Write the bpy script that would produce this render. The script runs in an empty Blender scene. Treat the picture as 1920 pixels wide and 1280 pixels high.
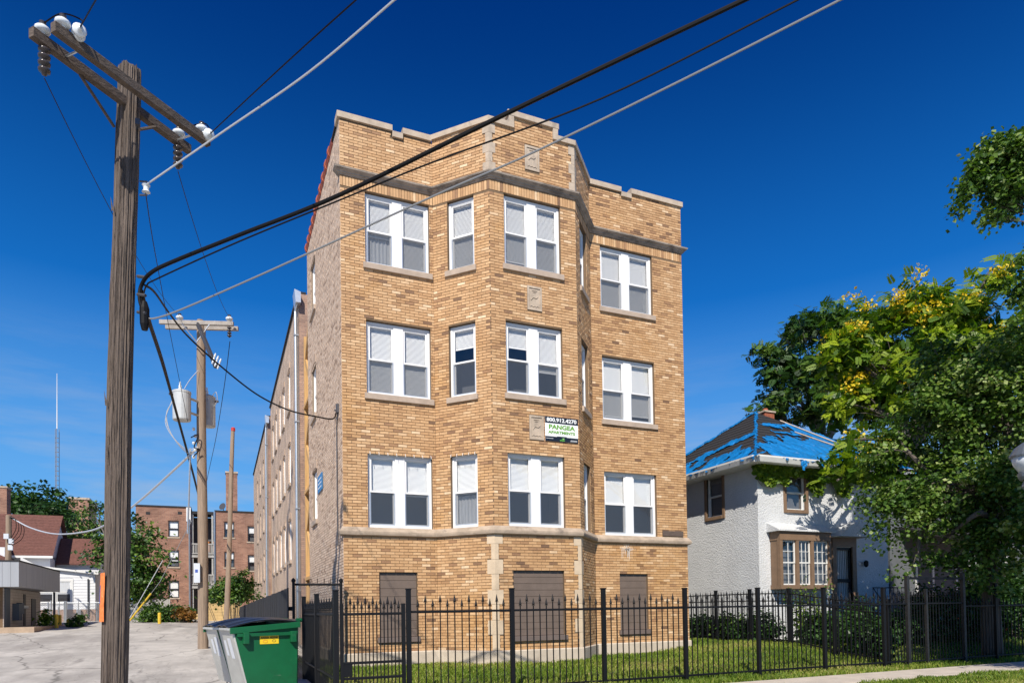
import bpy, bmesh, math, random
import numpy as np
from mathutils import Vector, Matrix
random.seed(7); RNG = np.random.default_rng(11)
SC = bpy.context.scene
COL = SC.collection
rad = math.radians

# ------------------------------------------------------------------ camera
CAM = Vector((-2.5414, -15.4258, 1.4582)); FPX = 1272.77; CYP = 1112.75
YAW, PITCH, ROLL = 0.4062, 0.02243, -0.0158
_fw = Vector((math.sin(YAW), math.cos(YAW), 0)); _rt = Vector((math.cos(YAW), -math.sin(YAW), 0)); _up = Vector((0, 0, 1))
FWD = math.cos(PITCH)*_fw + math.sin(PITCH)*_up
_u2 = -math.sin(PITCH)*_fw + math.cos(PITCH)*_up
RGT = math.cos(ROLL)*_rt + math.sin(ROLL)*_u2
UPV = -math.sin(ROLL)*_rt + math.cos(ROLL)*_u2
cd = bpy.data.cameras.new('camera'); cam = bpy.data.objects.new('camera', cd); COL.objects.link(cam)
cd.sensor_fit = 'HORIZONTAL'; cd.sensor_width = 36; cd.lens = FPX/1920*36
cd.shift_y = (CYP-640)/1920; cd.clip_start = 0.1; cd.clip_end = 3000
mw = Matrix((( RGT.x, UPV.x, -FWD.x, CAM.x), (RGT.y, UPV.y, -FWD.y, CAM.y), (RGT.z, UPV.z, -FWD.z, CAM.z), (0,0,0,1)))
cam.matrix_world = mw; SC.camera = cam
def at(u, v, D):
    "point of the place seen at photo pixel (u, v), D metres deep"
    return CAM + D*(FWD + (u-960)/FPX*RGT - (v-CYP)/FPX*UPV)

# ------------------------------------------------------------------ sky, sun, exposure
SUN_AZ, SUN_EL = rad(31), rad(43)          # azimuth: left of the street-facing direction (-Y)
world = bpy.data.worlds.new('World'); SC.world = world; world.use_nodes = True
wn = world.node_tree; wn.nodes.clear(); wl = wn.links
def WN(t, **k):
    n = wn.nodes.new(t)
    for a, b in k.items(): setattr(n, a, b)
    return n
sky = WN('ShaderNodeTexSky', sky_type='NISHITA', sun_disc=False, sun_elevation=SUN_EL, sun_rotation=rad(180+31),
         altitude=600, air_density=1.0, dust_density=0.25, ozone_density=3.5)
hs = WN('ShaderNodeHueSaturation'); hs.inputs['Saturation'].default_value = 1.38; hs.inputs['Hue'].default_value = 0.502
wl.new(sky.outputs[0], hs.inputs['Color'])
tint = WN('ShaderNodeMix', data_type='RGBA', blend_type='MULTIPLY'); tint.inputs[0].default_value = 1
tint.inputs[7].default_value = (0.05, 0.62, 1.15, 1); wl.new(hs.outputs[0], tint.inputs[6])
# thin wisps of cirrus low over the horizon
tc = WN('ShaderNodeTexCoord'); mp = WN('ShaderNodeMapping'); mp.inputs['Scale'].default_value = (1.3, 1.3, 9); mp.inputs['Rotation'].default_value = (0.12, 0.1, 0)
wl.new(tc.outputs['Generated'], mp.inputs[0])
nz = WN('ShaderNodeTexNoise'); nz.inputs['Scale'].default_value = 2.6; nz.inputs['Detail'].default_value = 7; nz.inputs['Roughness'].default_value = .62
wl.new(mp.outputs[0], nz.inputs['Vector'])
cr = WN('ShaderNodeValToRGB'); cr.color_ramp.elements[0].position = .42; cr.color_ramp.elements[1].position = .70
wl.new(nz.outputs[0], cr.inputs[0])
sp = WN('ShaderNodeSeparateXYZ'); wl.new(tc.outputs['Generated'], sp.inputs[0])
mr = WN('ShaderNodeMapRange'); mr.inputs[1].default_value = .02; mr.inputs[2].default_value = .36; mr.inputs[3].default_value = .85; mr.inputs[4].default_value = 0
wl.new(sp.outputs[2], mr.inputs[0])
mu = WN('ShaderNodeMath', operation='MULTIPLY'); wl.new(cr.outputs[0], mu.inputs[0]); wl.new(mr.outputs[0], mu.inputs[1])
cl = WN('ShaderNodeMix', data_type='RGBA'); cl.inputs[7].default_value = (6.5, 7.2, 8.2, 1)
hz = WN('ShaderNodeMapRange', interpolation_type='SMOOTHSTEP'); hz.inputs[1].default_value = -.02; hz.inputs[2].default_value = .72; hz.inputs[3].default_value = .93; hz.inputs[4].default_value = 0
wl.new(sp.outputs[2], hz.inputs[0])
hb = WN('ShaderNodeMix', data_type='RGBA'); hb.inputs[7].default_value = (.3, 4.2, 12.5, 1)
wl.new(hz.outputs[0], hb.inputs[0]); wl.new(tint.outputs[2], hb.inputs[6])
lz = WN('ShaderNodeMapRange'); lz.inputs[1].default_value = 0; lz.inputs[2].default_value = .40; lz.inputs[3].default_value = .8; lz.inputs[4].default_value = 0; wl.new(sp.outputs[2], lz.inputs[0])
lh = WN('ShaderNodeMix', data_type='RGBA'); lh.inputs[7].default_value = (3.4, 7.6, 11.8, 1); wl.new(lz.outputs[0], lh.inputs[0]); wl.new(hb.outputs[2], lh.inputs[6])
wl.new(mu.outputs[0], cl.inputs[0]); wl.new(lh.outputs[2], cl.inputs[6])
bg = WN('ShaderNodeBackground'); bg.inputs[1].default_value = 0.06; wl.new(cl.outputs[2], bg.inputs[0])
wo = WN('ShaderNodeOutputWorld'); wl.new(bg.outputs[0], wo.inputs[0])
sl = bpy.data.lights.new('sun', 'SUN'); sl.energy = 4.9; sl.angle = rad(.53); sl.color = (1, .93, .82)
so = bpy.data.objects.new('sun', sl); COL.objects.link(so)
sdir = Vector((-math.sin(SUN_AZ)*math.cos(SUN_EL), -math.cos(SUN_AZ)*math.cos(SUN_EL), math.sin(SUN_EL)))
so.rotation_euler = sdir.to_track_quat('Z', 'Y').to_euler(); so.location = sdir*60
vs = SC.view_settings; vs.view_transform = 'Standard'; vs.look = 'None'; vs.exposure = 0.3; vs.gamma = 1; vs.use_curve_mapping = False

# ------------------------------------------------------------------ materials
MATS = {}
def mat(name, col=(.5,.5,.5), rough=.7, metal=0, var=0, vscale=3, bump=0, bscale=40, spec=.5, stretch=(1,1,1),
        tone=None, dirt=None, bdist=.02):
    """principled material; var = noise variation of the colour, tone = colour ramp driven by the mesh attribute 'tone',
    dirt = (colour, scale, threshold, amount) stains with a shape of their own"""
    if name in MATS: return MATS[name]
    m = bpy.data.materials.new(name); m.use_nodes = True; nt = m.node_tree; N = nt.nodes; L = nt.links
    b = N['Principled BSDF']; b.inputs['Roughness'].default_value = rough; b.inputs['Metallic'].default_value = metal
    b.inputs['Specular IOR Level'].default_value = spec
    tcn = N.new('ShaderNodeTexCoord'); mpn = N.new('ShaderNodeMapping'); mpn.inputs['Scale'].default_value = stretch
    geo = N.new('ShaderNodeNewGeometry'); L.new(geo.outputs['Position'], mpn.inputs[0])
    out = None
    if tone:
        a = N.new('ShaderNodeAttribute'); a.attribute_name = 'tone'
        r = N.new('ShaderNodeValToRGB'); el = r.color_ramp.elements
        while len(el) < len(tone): el.new(.5)
        for e, (p, c) in zip(el, tone): e.position = p; e.color = (*c, 1)
        L.new(a.outputs['Fac'], r.inputs[0]); out = r.outputs[0]
    else:
        rgb = N.new('ShaderNodeRGB'); rgb.outputs[0].default_value = (*col, 1); out = rgb.outputs[0]
    if var:
        n = N.new('ShaderNodeTexNoise'); n.inputs['Scale'].default_value = vscale; n.inputs['Detail'].default_value = 8; n.inputs['Roughness'].default_value = .65
        L.new(mpn.outputs[0], n.inputs['Vector'])
        mrn = N.new('ShaderNodeMapRange'); mrn.inputs[1].default_value = .3; mrn.inputs[2].default_value = .7
        mrn.inputs[3].default_value = 1-var; mrn.inputs[4].default_value = 1+var; L.new(n.outputs[0], mrn.inputs[0])
        mx = N.new('ShaderNodeMix'); mx.data_type = 'RGBA'; mx.blend_type = 'MULTIPLY'; mx.inputs[0].default_value = 1
        L.new(out, mx.inputs[6]); L.new(mrn.outputs[0], mx.inputs[7]); out = mx.outputs[2]
    for dd in ([] if not dirt else ([dirt] if isinstance(dirt, tuple) else dirt)):
        dc, ds, dt, da = dd[:4]
        n = N.new('ShaderNodeTexNoise'); n.inputs['Scale'].default_value = ds; n.inputs['Detail'].default_value = 9; n.inputs['Roughness'].default_value = .7
        mp2 = N.new('ShaderNodeMapping'); mp2.inputs['Scale'].default_value = dd[4] if len(dd) > 4 else (1,1,1); mp2.inputs['Location'].default_value = (ds*3.1, 1.7, ds)
        L.new(geo.outputs['Position'], mp2.inputs[0]); L.new(mp2.outputs[0], n.inputs['Vector'])
        mrn = N.new('ShaderNodeMapRange'); mrn.inputs[1].default_value = dt; mrn.inputs[2].default_value = dt+.12; mrn.inputs[4].default_value = da
        L.new(n.outputs[0], mrn.inputs[0])
        mx = N.new('ShaderNodeMix'); mx.data_type = 'RGBA'; mx.inputs[7].default_value = (*dc, 1)
        L.new(mrn.outputs[0], mx.inputs[0]); L.new(out, mx.inputs[6]); out = mx.outputs[2]
    L.new(out, b.inputs['Base Color'])
    if bump:
        n = N.new('ShaderNodeTexNoise'); n.inputs['Scale'].default_value = bscale; n.inputs['Detail'].default_value = 6
        L.new(mpn.outputs[0], n.inputs['Vector'])
        bp = N.new('ShaderNodeBump'); bp.inputs['Strength'].default_value = bump; bp.inputs['Distance'].default_value = bdist
        L.new(n.outputs[0], bp.inputs['Height']); L.new(bp.outputs[0], b.inputs['Normal'])
    MATS[name] = m; return m

def brick_mat(name, c1, c2, mortar, axis='x', bw=.213, bh=.0677, var=.25, dirt=None):
    "brick texture for walls too far off (or too raked) to tell the bricks apart"
    m = bpy.data.materials.new(name); m.use_nodes = True; nt = m.node_tree; N = nt.nodes; L = nt.links
    b = N['Principled BSDF']; b.inputs['Roughness'].default_value = .9
    geo = N.new('ShaderNodeNewGeometry'); s = N.new('ShaderNodeSeparateXYZ'); L.new(geo.outputs['Position'], s.inputs[0])
    c = N.new('ShaderNodeCombineXYZ'); L.new(s.outputs[0 if axis == 'x' else 1], c.inputs[0]); L.new(s.outputs[2], c.inputs[1])
    t = N.new('ShaderNodeTexBrick'); t.inputs['Scale'].default_value = 1; t.inputs['Brick Width'].default_value = bw; t.inputs['Row Height'].default_value = bh
    t.inputs['Mortar Size'].default_value = .006; t.inputs['Color1'].default_value = (*c1, 1); t.inputs['Color2'].default_value = (*c2, 1); t.inputs['Mortar'].default_value = (*mortar, 1)
    t.inputs['Bias'].default_value = -.1; L.new(c.outputs[0], t.inputs['Vector'])
    n = N.new('ShaderNodeTexNoise'); n.inputs['Scale'].default_value = 1.1; n.inputs['Detail'].default_value = 9; L.new(geo.outputs['Position'], n.inputs['Vector'])
    mrn = N.new('ShaderNodeMapRange'); mrn.inputs[1].default_value = .3; mrn.inputs[2].default_value = .7; mrn.inputs[3].default_value = 1-var; mrn.inputs[4].default_value = 1+var
    L.new(n.outputs[0], mrn.inputs[0])
    mx = N.new('ShaderNodeMix'); mx.data_type = 'RGBA'; mx.blend_type = 'MULTIPLY'; mx.inputs[0].default_value = 1
    L.new(t.outputs[0], mx.inputs[6]); L.new(mrn.outputs[0], mx.inputs[7]); L.new(mx.outputs[2], b.inputs['Base Color'])
    bp = N.new('ShaderNodeBump'); bp.inputs['Strength'].default_value = .8; bp.inputs['Distance'].default_value = .01; bp.invert = True
    L.new(t.outputs[1], bp.inputs['Height']); L.new(bp.outputs[0], b.inputs['Normal'])
    MATS[name] = m; return m

def glass_mat(name, ior=1.5, tintc=(1,1,1)):
    m = bpy.data.materials.new(name); m.use_nodes = True; nt = m.node_tree; N = nt.nodes; L = nt.links; N.clear()
    o = N.new('ShaderNodeOutputMaterial'); mx = N.new('ShaderNodeMixShader'); tr = N.new('ShaderNodeBsdfTransparent'); gl = N.new('ShaderNodeBsdfGlossy')
    tr.inputs[0].default_value = (*tintc, 1); gl.inputs['Roughness'].default_value = .02
    lw = N.new('ShaderNodeLayerWeight'); pw = N.new('ShaderNodeMath'); pw.operation = 'POWER'; pw.inputs[1].default_value = 4; L.new(lw.outputs['Facing'], pw.inputs[0])
    fr = N.new('ShaderNodeMapRange'); f0_ = ((ior-1)/(ior+1))**2*2; fr.inputs[3].default_value = f0_; fr.inputs[4].default_value = 1; L.new(pw.outputs[0], fr.inputs[0])
    nz = N.new('ShaderNodeTexNoise'); nz.inputs['Scale'].default_value = 1.6; bp = N.new('ShaderNodeBump'); bp.inputs['Strength'].default_value = .12; bp.inputs['Distance'].default_value = .02
    g = N.new('ShaderNodeNewGeometry'); L.new(g.outputs['Position'], nz.inputs['Vector']); L.new(nz.outputs[0], bp.inputs['Height']); L.new(bp.outputs[0], gl.inputs['Normal'])
    L.new(fr.outputs[0], mx.inputs[0]); L.new(tr.outputs[0], mx.inputs[1]); L.new(gl.outputs[0], mx.inputs[2]); L.new(mx.outputs[0], o.inputs[0])
    MATS[name] = m; return m

def mesh_mat(name, col, cover, rough=.5, metal=0):
    "fine insect screen: part solid, part open"
    m = bpy.data.materials.new(name); m.use_nodes = True; nt = m.node_tree; N = nt.nodes; L = nt.links
    b = N['Principled BSDF']; b.inputs['Base Color'].default_value = (*col, 1); b.inputs['Roughness'].default_value = rough; b.inputs['Metallic'].default_value = metal
    b.inputs['Alpha'].default_value = cover
    MATS[name] = m; return m

def leaf_mat(name, tones, trans=.35, rough=.45, spec=.4):
    m = bpy.data.materials.new(name); m.use_nodes = True; nt = m.node_tree; N = nt.nodes; L = nt.links
    b = N['Principled BSDF']; b.inputs['Roughness'].default_value = rough; b.inputs['Specular IOR Level'].default_value = spec
    a = N.new('ShaderNodeAttribute'); a.attribute_name = 'tone'; r = N.new('ShaderNodeValToRGB'); el = r.color_ramp.elements
    while len(el) < len(tones): el.new(.5)
    for e, (p, c) in zip(el, tones): e.position = p; e.color = (*c, 1)
    L.new(a.outputs['Fac'], r.inputs[0]); L.new(r.outputs[0], b.inputs['Base Color'])
    t = N.new('ShaderNodeBsdfTranslucent'); mul = N.new('ShaderNodeMix'); mul.data_type = 'RGBA'; mul.blend_type = 'MULTIPLY'; mul.inputs[0].default_value = 1
    mul.inputs[7].default_value = (1.3, 1.5, .5, 1); L.new(r.outputs[0], mul.inputs[6]); L.new(mul.outputs[2], t.inputs[0])
    mx = N.new('ShaderNodeMixShader'); mx.inputs[0].default_value = trans; L.new(b.outputs[0], mx.inputs[1]); L.new(t.outputs[0], mx.inputs[2])
    L.new(mx.outputs[0], N['Material Output'].inputs[0]); MATS[name] = m; return m

# ------------------------------------------------------------------ mesh helpers
class MB:
    "collects shapes for one mesh"
    def __init__(s): s.v = []; s.f = []; s.t = []
    def poly(s, pts, faces, tone=.5):
        n = len(s.v); s.v += [tuple(p) for p in pts]; s.f += [tuple(i+n for i in f) for f in faces]; s.t += [tone]*len(pts); return s
    def box(s, a, b, tone=.5):
        x0,y0,z0 = a; x1,y1,z1 = b
        return s.poly([(x0,y0,z0),(x1,y0,z0),(x1,y1,z0),(x0,y1,z0),(x0,y0,z1),(x1,y0,z1),(x1,y1,z1),(x0,y1,z1)],
               [(0,3,2,1),(4,5,6,7),(0,1,5,4),(1,2,6,5),(2,3,7,6),(3,0,4,7)], tone)
    def fbox(s, F, a, b, tone=.5):
        "box in a local frame F = (origin, ex, ey, ez)"
        o, ex, ey, ez = F; x0,y0,z0 = a; x1,y1,z1 = b
        P = [o+ex*x+ey*y+ez*z for x,y,z in ((x0,y0,z0),(x1,y0,z0),(x1,y1,z0),(x0,y1,z0),(x0,y0,z1),(x1,y0,z1),(x1,y1,z1),(x0,y1,z1))]
        return s.poly(P, [(0,3,2,1),(4,5,6,7),(0,1,5,4),(1,2,6,5),(2,3,7,6),(3,0,4,7)], tone)
    def prism(s, pts, d, tone=.5):
        n = len(pts); d = Vector(d); P = [Vector(p) for p in pts]; Q = [p+d for p in P]
        return s.poly(P+Q, [tuple(range(n))[::-1], tuple(range(n, 2*n))]+[(i,(i+1)%n,(i+1)%n+n,i+n) for i in range(n)], tone)
    def tube(s, pts, r, n=8, cap=True, tone=.5, taper=None):
        pts = [Vector(p) for p in pts]; m = len(pts)
        rs = [r]*m if not hasattr(r, '__len__') else list(r)
        V = []; prev = None
        for i, p in enumerate(pts):
            t = (pts[min(i+1,m-1)]-pts[max(i-1,0)]).normalized()
            if prev is None:
                a = Vector((0,0,1)) if abs(t.z) < .9 else Vector((1,0,0)); x = t.cross(a).normalized()
            else: x = (prev - t*prev.dot(t)).normalized()
            prev = x; y = t.cross(x)
            for k in range(n):
                an = 2*math.pi*k/n; V.append(p + (x*math.cos(an)+y*math.sin(an))*rs[i])
        F = [(i*n+k, i*n+(k+1)%n, (i+1)*n+(k+1)%n, (i+1)*n+k) for i in range(m-1) for k in range(n)]
        if cap: F += [tuple(range(n))[::-1], tuple(range((m-1)*n, m*n))]
        return s.poly(V, F, tone)
    def lathe(s, prof, o=(0,0,0), n=12, axis=(0,0,1), tone=.5):
        o = Vector(o); ax = Vector(axis).normalized(); a = Vector((1,0,0)) if abs(ax.x) < .9 else Vector((0,1,0))
        x = ax.cross(a).normalized(); y = ax.cross(x); V = []; m = len(prof)
        for r, h in prof:
            for k in range(n):
                an = 2*math.pi*k/n; V.append(o+ax*h+(x*math.cos(an)+y*math.sin(an))*r)
        F = [(i*n+k, i*n+(k+1)%n, (i+1)*n+(k+1)%n, (i+1)*n+k) for i in range(m-1) for k in range(n)]
        F += [tuple(range(n))[::-1], tuple(range((m-1)*n, m*n))]
        return s.poly(V, F, tone)
    def build(s, name, m, parent=None, smooth=False, bevel=0): return obj(name, s.v, s.f, m, parent, s.t, smooth, bevel)

WL = {}     # world location of every object
def obj(name, V, F, m, parent=None, tones=None, smooth=False, bevel=0, origin=None, keep=False):
    me = bpy.data.meshes.new(name); V = np.asarray([tuple(v) for v in V] if not isinstance(V, np.ndarray) else V, dtype=np.float64)
    if origin is None:
        lo, hi = V.min(0), V.max(0); c = np.array([(lo[0]+hi[0])/2, (lo[1]+hi[1])/2, lo[2]])
    else: c = np.array(origin, float)
    me.from_pydata((V-c).tolist(), [], F if not isinstance(F, np.ndarray) else F.tolist())
    if tones is not None:
        a = me.attributes.new('tone', 'FLOAT', 'POINT'); a.data.foreach_set('value', np.asarray(tones, np.float32))
    me.materials.append(MATS[m] if isinstance(m, str) else m); me.validate(); me.update()
    if not keep and not isinstance(F, np.ndarray):
        bm = bmesh.new(); bm.from_mesh(me); bmesh.ops.recalc_face_normals(bm, faces=bm.faces); bm.to_mesh(me); bm.free()
    if smooth: me.shade_smooth() if hasattr(me, 'shade_smooth') else None
    o = bpy.data.objects.new(name, me); COL.objects.link(o)
    place(o, c, parent)
    if bevel:
        bv = o.modifiers.new('bevel', 'BEVEL'); bv.width = bevel; bv.segments = 2; bv.limit_method = 'ANGLE'
    return o
def place(o, c, parent=None):
    o.location = tuple(c); WL[o.name] = Vector(c)
    if parent is not None:
        o.parent = parent; o.matrix_parent_inverse = Matrix.Translation(-WL[parent.name])
def fast(name, V, Q, m, parent=None, tones=None, smooth=False):
    "large mesh from numpy arrays (Q: n x k face indices)"
    me = bpy.data.meshes.new(name); V = np.asarray(V, np.float64); lo, hi = V.min(0), V.max(0)
    c = np.array([(lo[0]+hi[0])/2, (lo[1]+hi[1])/2, lo[2]]); V = (V-c).astype(np.float32); k = Q.shape[1]
    me.vertices.add(len(V)); me.vertices.foreach_set('co', V.ravel()); me.loops.add(Q.size); me.loops.foreach_set('vertex_index', Q.ravel().astype(np.int32))
    me.polygons.add(len(Q)); me.polygons.foreach_set('loop_start', np.arange(len(Q), dtype=np.int32)*k)
    me.polygons.foreach_set('loop_total', np.full(len(Q), k, np.int32))
    me.polygons.foreach_set('use_smooth', np.full(len(Q), bool(smooth)))
    me.update(calc_edges=True)
    if tones is not None:
        a = me.attributes.new('tone', 'FLOAT', 'POINT'); a.data.foreach_set('value', np.asarray(tones, np.float32))
    me.materials.append(MATS[m] if isinstance(m, str) else m)
    o = bpy.data.objects.new(name, me); COL.objects.link(o); place(o, c, parent); return o
def thing(name, label, cat, loc=(0,0,0), group=None):
    o = bpy.data.objects.new(name, None); COL.objects.link(o); o.empty_display_size = .2; place(o, loc)
    return tag(o, label, cat, group)
def tag(o, label, cat, group=None):
    o['label'] = label; o['category'] = cat
    if group: o['group'] = group
    return o
def struct(o): o['kind'] = 'structure'; return o
def stuff(o): o['kind'] = 'stuff'; return o
V3 = Vector
def catenary(a, b, sag, n=14):
    a = V3(a); b = V3(b); return [a.lerp(b, i/n)-V3((0,0,sag*4*(i/n)*(1-i/n))) for i in range(n+1)]
def smoothpath(P, n=8):
    P = [V3(p) for p in P]; out = []
    for i in range(len(P)-1):
        p0 = P[max(i-1,0)]; p1 = P[i]; p2 = P[i+1]; p3 = P[min(i+2,len(P)-1)]
        for k in range(n):
            t = k/n; out.append(.5*((2*p1)+(p2-p0)*t+(2*p0-5*p1+4*p2-p3)*t*t+(3*p1-p0-3*p2+p3)*t**3))
    out.append(P[-1]); return out

# ---- shared materials
BRK = [(0.0,(.18,.10,.055)),(.12,(.33,.18,.09)),(.3,(.44,.25,.115)),(.55,(.53,.315,.152)),(.8,(.61,.39,.205)),(1.0,(.75,.55,.35))]
mat('face_brick', tone=BRK, rough=.62, var=.13, vscale=9, bump=.25, bscale=120, bdist=.004, dirt=[((.16,.09,.045),1.3,.60,.5),((.52,.27,.08),.5,.54,.45)])
mat('mortar', (.17,.112,.065), .95, var=.2, vscale=14)
mat('common_brick', tone=[(0,(.30,.20,.14)),(.3,(.50,.37,.27)),(.6,(.60,.45,.335)),(1,(.68,.54,.42))], rough=.85, var=.08, vscale=10, dirt=((.3,.23,.17),.5,.62,.35))
mat('pale_mortar', (.20,.16,.135), .95, var=.2)
mat('limestone', (.45,.365,.28), .85, var=.2, vscale=5, bump=.2, bscale=60, bdist=.004, dirt=[((.12,.10,.085),2.2,.56,.6,(1,1,.5))])
mat('belt_stone', (.39,.31,.235), .9, var=.25, vscale=4, bump=.25, bscale=60, bdist=.004, dirt=[((.10,.085,.075),2.2,.54,.6,(1,1,2))])
mat('sooty_stone', (.33,.275,.225), .9, var=.3, vscale=4, bump=.25, bscale=60, bdist=.004, dirt=[((.09,.078,.07),2.6,.5,.7,(1,1,3))])
mat('sill_stone', (.41,.325,.255), .85, var=.15, vscale=6, bump=.15, bscale=70, bdist=.003, dirt=((.22,.18,.15),3,.6,.4))
mat('pale_stone', (.58,.46,.325), .85, var=.13, vscale=5, bump=.2, bscale=60, bdist=.004, dirt=((.42,.32,.21),3,.56,.5))
mat('base_stone', (.52,.445,.355), .9, var=.16, vscale=3, bump=.2, bscale=40, bdist=.004, dirt=[((.27,.22,.16),2.0,.56,.55,(1,1,.5))])
mat('vinyl', (.80,.80,.80), .4, var=.03)
mat('gasket', (.10,.10,.11), .6)
glass_mat('glass', 1.62)
mat('blind', (.88,.89,.88), .55)
mesh_mat('screen', (.085,.10,.125), .42)
mat('curtain', (.62,.64,.66), .8, var=.12, vscale=30, stretch=(1,1,.05))
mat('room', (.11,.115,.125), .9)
mat('brown_board', (.15,.112,.09), .6, var=.12, vscale=4, dirt=((.18,.14,.12),1.5,.6,.4))
mat('brown_sill', (.15,.115,.10), .6, var=.1)
mat('black_iron', (.006,.0065,.008), .5, spec=.25)
mat('galv', (.55,.58,.60), .38, .85, var=.12, vscale=12)
mat('tin', (.62,.66,.70), .35, .6, var=.1)
mat('steel_dark', (.10,.10,.11), .5, .6)
mat('roof_tile', (.36,.085,.04), .7, var=.25, vscale=12)
mat('tar', (.02,.02,.022), .8)
mat('new_lumber', (.55,.33,.13), .75, var=.2, vscale=6, stretch=(4,4,.4))
mat('pole_wood', (.135,.104,.084), .9, var=.5, vscale=3.2, stretch=(9,9,.35), bump=1, bscale=8, bdist=.03, dirt=[((.018,.014,.011),1.0,.56,.95,(45,45,.9)),((.02,.016,.013),1.3,.55,.8,(16,16,.55)),((.20,.16,.13),2,.58,.45,(5,5,.3))])
mat('arm_wood', (.105,.08,.064), .9, var=.4, vscale=5, stretch=(2,2,6), bump=.7, bscale=9, bdist=.02, dirt=((.05,.04,.03),2,.55,.6))
mat('pole_wood_tan', (.27,.20,.145), .9, var=.3, vscale=3, stretch=(8,8,.4), bump=.6, bscale=8, bdist=.02, dirt=((.23,.105,.045),.35,.6,.55))
mat('porcelain', (.72,.76,.78), .15, var=.05)
mat('porcelain_dark', (.06,.05,.05), .2)
mat('cable_black', (.004,.004,.005), .6, spec=.2)
mat('cable_grey', (.26,.27,.28), .45, .3)
mat('cable_white', (.55,.57,.6), .45, .2)
# ================================================================== ground
def gz(x, y):
    t = min(max((y+2)/34, 0), 1); return 1.12*t
def lawn_z(x, y):
    t = min(max((y+4.75)/3.6, 0), 1); k = t*t*(3-2*t)
    r = min(max((x-7.5)/3.4, 0), 1); return .012 + k*(.185 + .19*r*r*(3-2*r))
mat('alley_concrete', (.43,.405,.37), .92, var=.28, vscale=.7, bump=.35, bscale=30, bdist=.008,
    dirt=[((.24,.22,.20),.35,.50,.6,(1,.22,1)),((.12,.11,.10),.8,.58,.75,(1.7,.25,1)),((.60,.57,.52),.5,.57,.6,(1,.5,1)),((.07,.065,.06),1.6,.64,.8,(.5,1.6,1)),((.06,.055,.05),7,.66,.5,(.25,1,1))])
_m = MATS['alley_concrete']; _N = _m.node_tree.nodes; _L = _m.node_tree.links; _b = _N['Principled BSDF']; _src = _b.inputs['Base Color'].links[0].from_socket
_g = _N.new('ShaderNodeNewGeometry'); _nz = _N.new('ShaderNodeTexNoise'); _nz.inputs['Scale'].default_value = 1.2; _L.new(_g.outputs['Position'], _nz.inputs['Vector'])
_mxv = _N.new('ShaderNodeMix'); _mxv.data_type = 'VECTOR'; _mxv.inputs[0].default_value = .35; _L.new(_g.outputs['Position'], _mxv.inputs[4]); _L.new(_nz.outputs['Color'], _mxv.inputs[5])
def crack_layer(src, scale, w, col, amt, stretch):
    mp_ = _N.new('ShaderNodeMapping'); mp_.inputs['Scale'].default_value = stretch; _L.new(_mxv.outputs[1], mp_.inputs[0])
    v = _N.new('ShaderNodeTexVoronoi'); v.feature = 'DISTANCE_TO_EDGE'; v.inputs['Scale'].default_value = scale; _L.new(mp_.outputs[0], v.inputs['Vector'])
    r = _N.new('ShaderNodeMapRange'); r.inputs[1].default_value = 0; r.inputs[2].default_value = w; r.inputs[3].default_value = amt; r.inputs[4].default_value = 0; _L.new(v.outputs['Distance'], r.inputs[0])
    x = _N.new('ShaderNodeMix'); x.data_type = 'RGBA'; x.inputs[7].default_value = (*col, 1); _L.new(r.outputs[0], x.inputs[0]); _L.new(src, x.inputs[6]); return x.outputs[2]
_o = crack_layer(_src, .42, .010, (.075,.07,.06), .7, (1,.5,1)); _o = crack_layer(_o, 1.3, .010, (.12,.11,.10), .4, (1,.4,1)); _L.new(_o, _b.inputs['Base Color'])
xs = [-400,-150,-60,-40]+[-30+1.5*i for i in range(40)]+[40,80,150,400]; ys = [-60,-30,-20]+[-12+1.5*i for i in range(50)]+[80,130,250,900]
V = [(x, y, gz(x, y)-.012) for y in ys for x in xs]; nx = len(xs)
Q = np.array([(j*nx+i, j*nx+i+1, (j+1)*nx+i+1, (j+1)*nx+i) for j in range(len(ys)-1) for i in range(nx-1)])
struct(fast('ground', V, Q, 'alley_concrete', smooth=True))
# lawn soil
mat('soil', (.075,.085,.03), .95, var=.4, vscale=3, dirt=((.17,.135,.07),.9,.56,.6))
def sheet(name, x0, x1, y0, y1, fn, m, dx=.4):
    nx = max(2, int((x1-x0)/dx)); ny = max(2, int((y1-y0)/dx))
    V = [(x0+(x1-x0)*i/nx, y0+(y1-y0)*j/ny, 0) for j in range(ny+1) for i in range(nx+1)]
    V = [(x, y, fn(x, y)) for x, y, _ in V]
    Q = np.array([(j*(nx+1)+i, j*(nx+1)+i+1, (j+1)*(nx+1)+i+1, (j+1)*(nx+1)+i) for j in range(ny) for i in range(nx)])
    return struct(fast(name, V, Q, m, smooth=True))
sheet('lawn', -.75, 30, -5.4, 9, lawn_z, 'soil')
sheet('parkway', -.5, 34, -11, -6.5, lambda x, y: .012, 'soil', 1)
mat('sidewalk_concrete', (.50,.44,.37), .9, var=.15, vscale=2, bump=.2, bscale=60, bdist=.004, dirt=((.28,.24,.2),1.1,.58,.5))
walk = struct(obj('sidewalk', [(-.5,-6.5,-.02),(34,-6.5,-.02),(34,-5.4,-.02),(-.5,-5.4,-.02)], [(0,1,2,3)], 'tar'))
for i in range(23):
    x = -.5+i*1.5
    MB().box((x+.006,-6.49,-.06),(x+1.494,-5.41,.034)).build('paving_slab', 'sidewalk_concrete', walk, bevel=.008)

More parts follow.
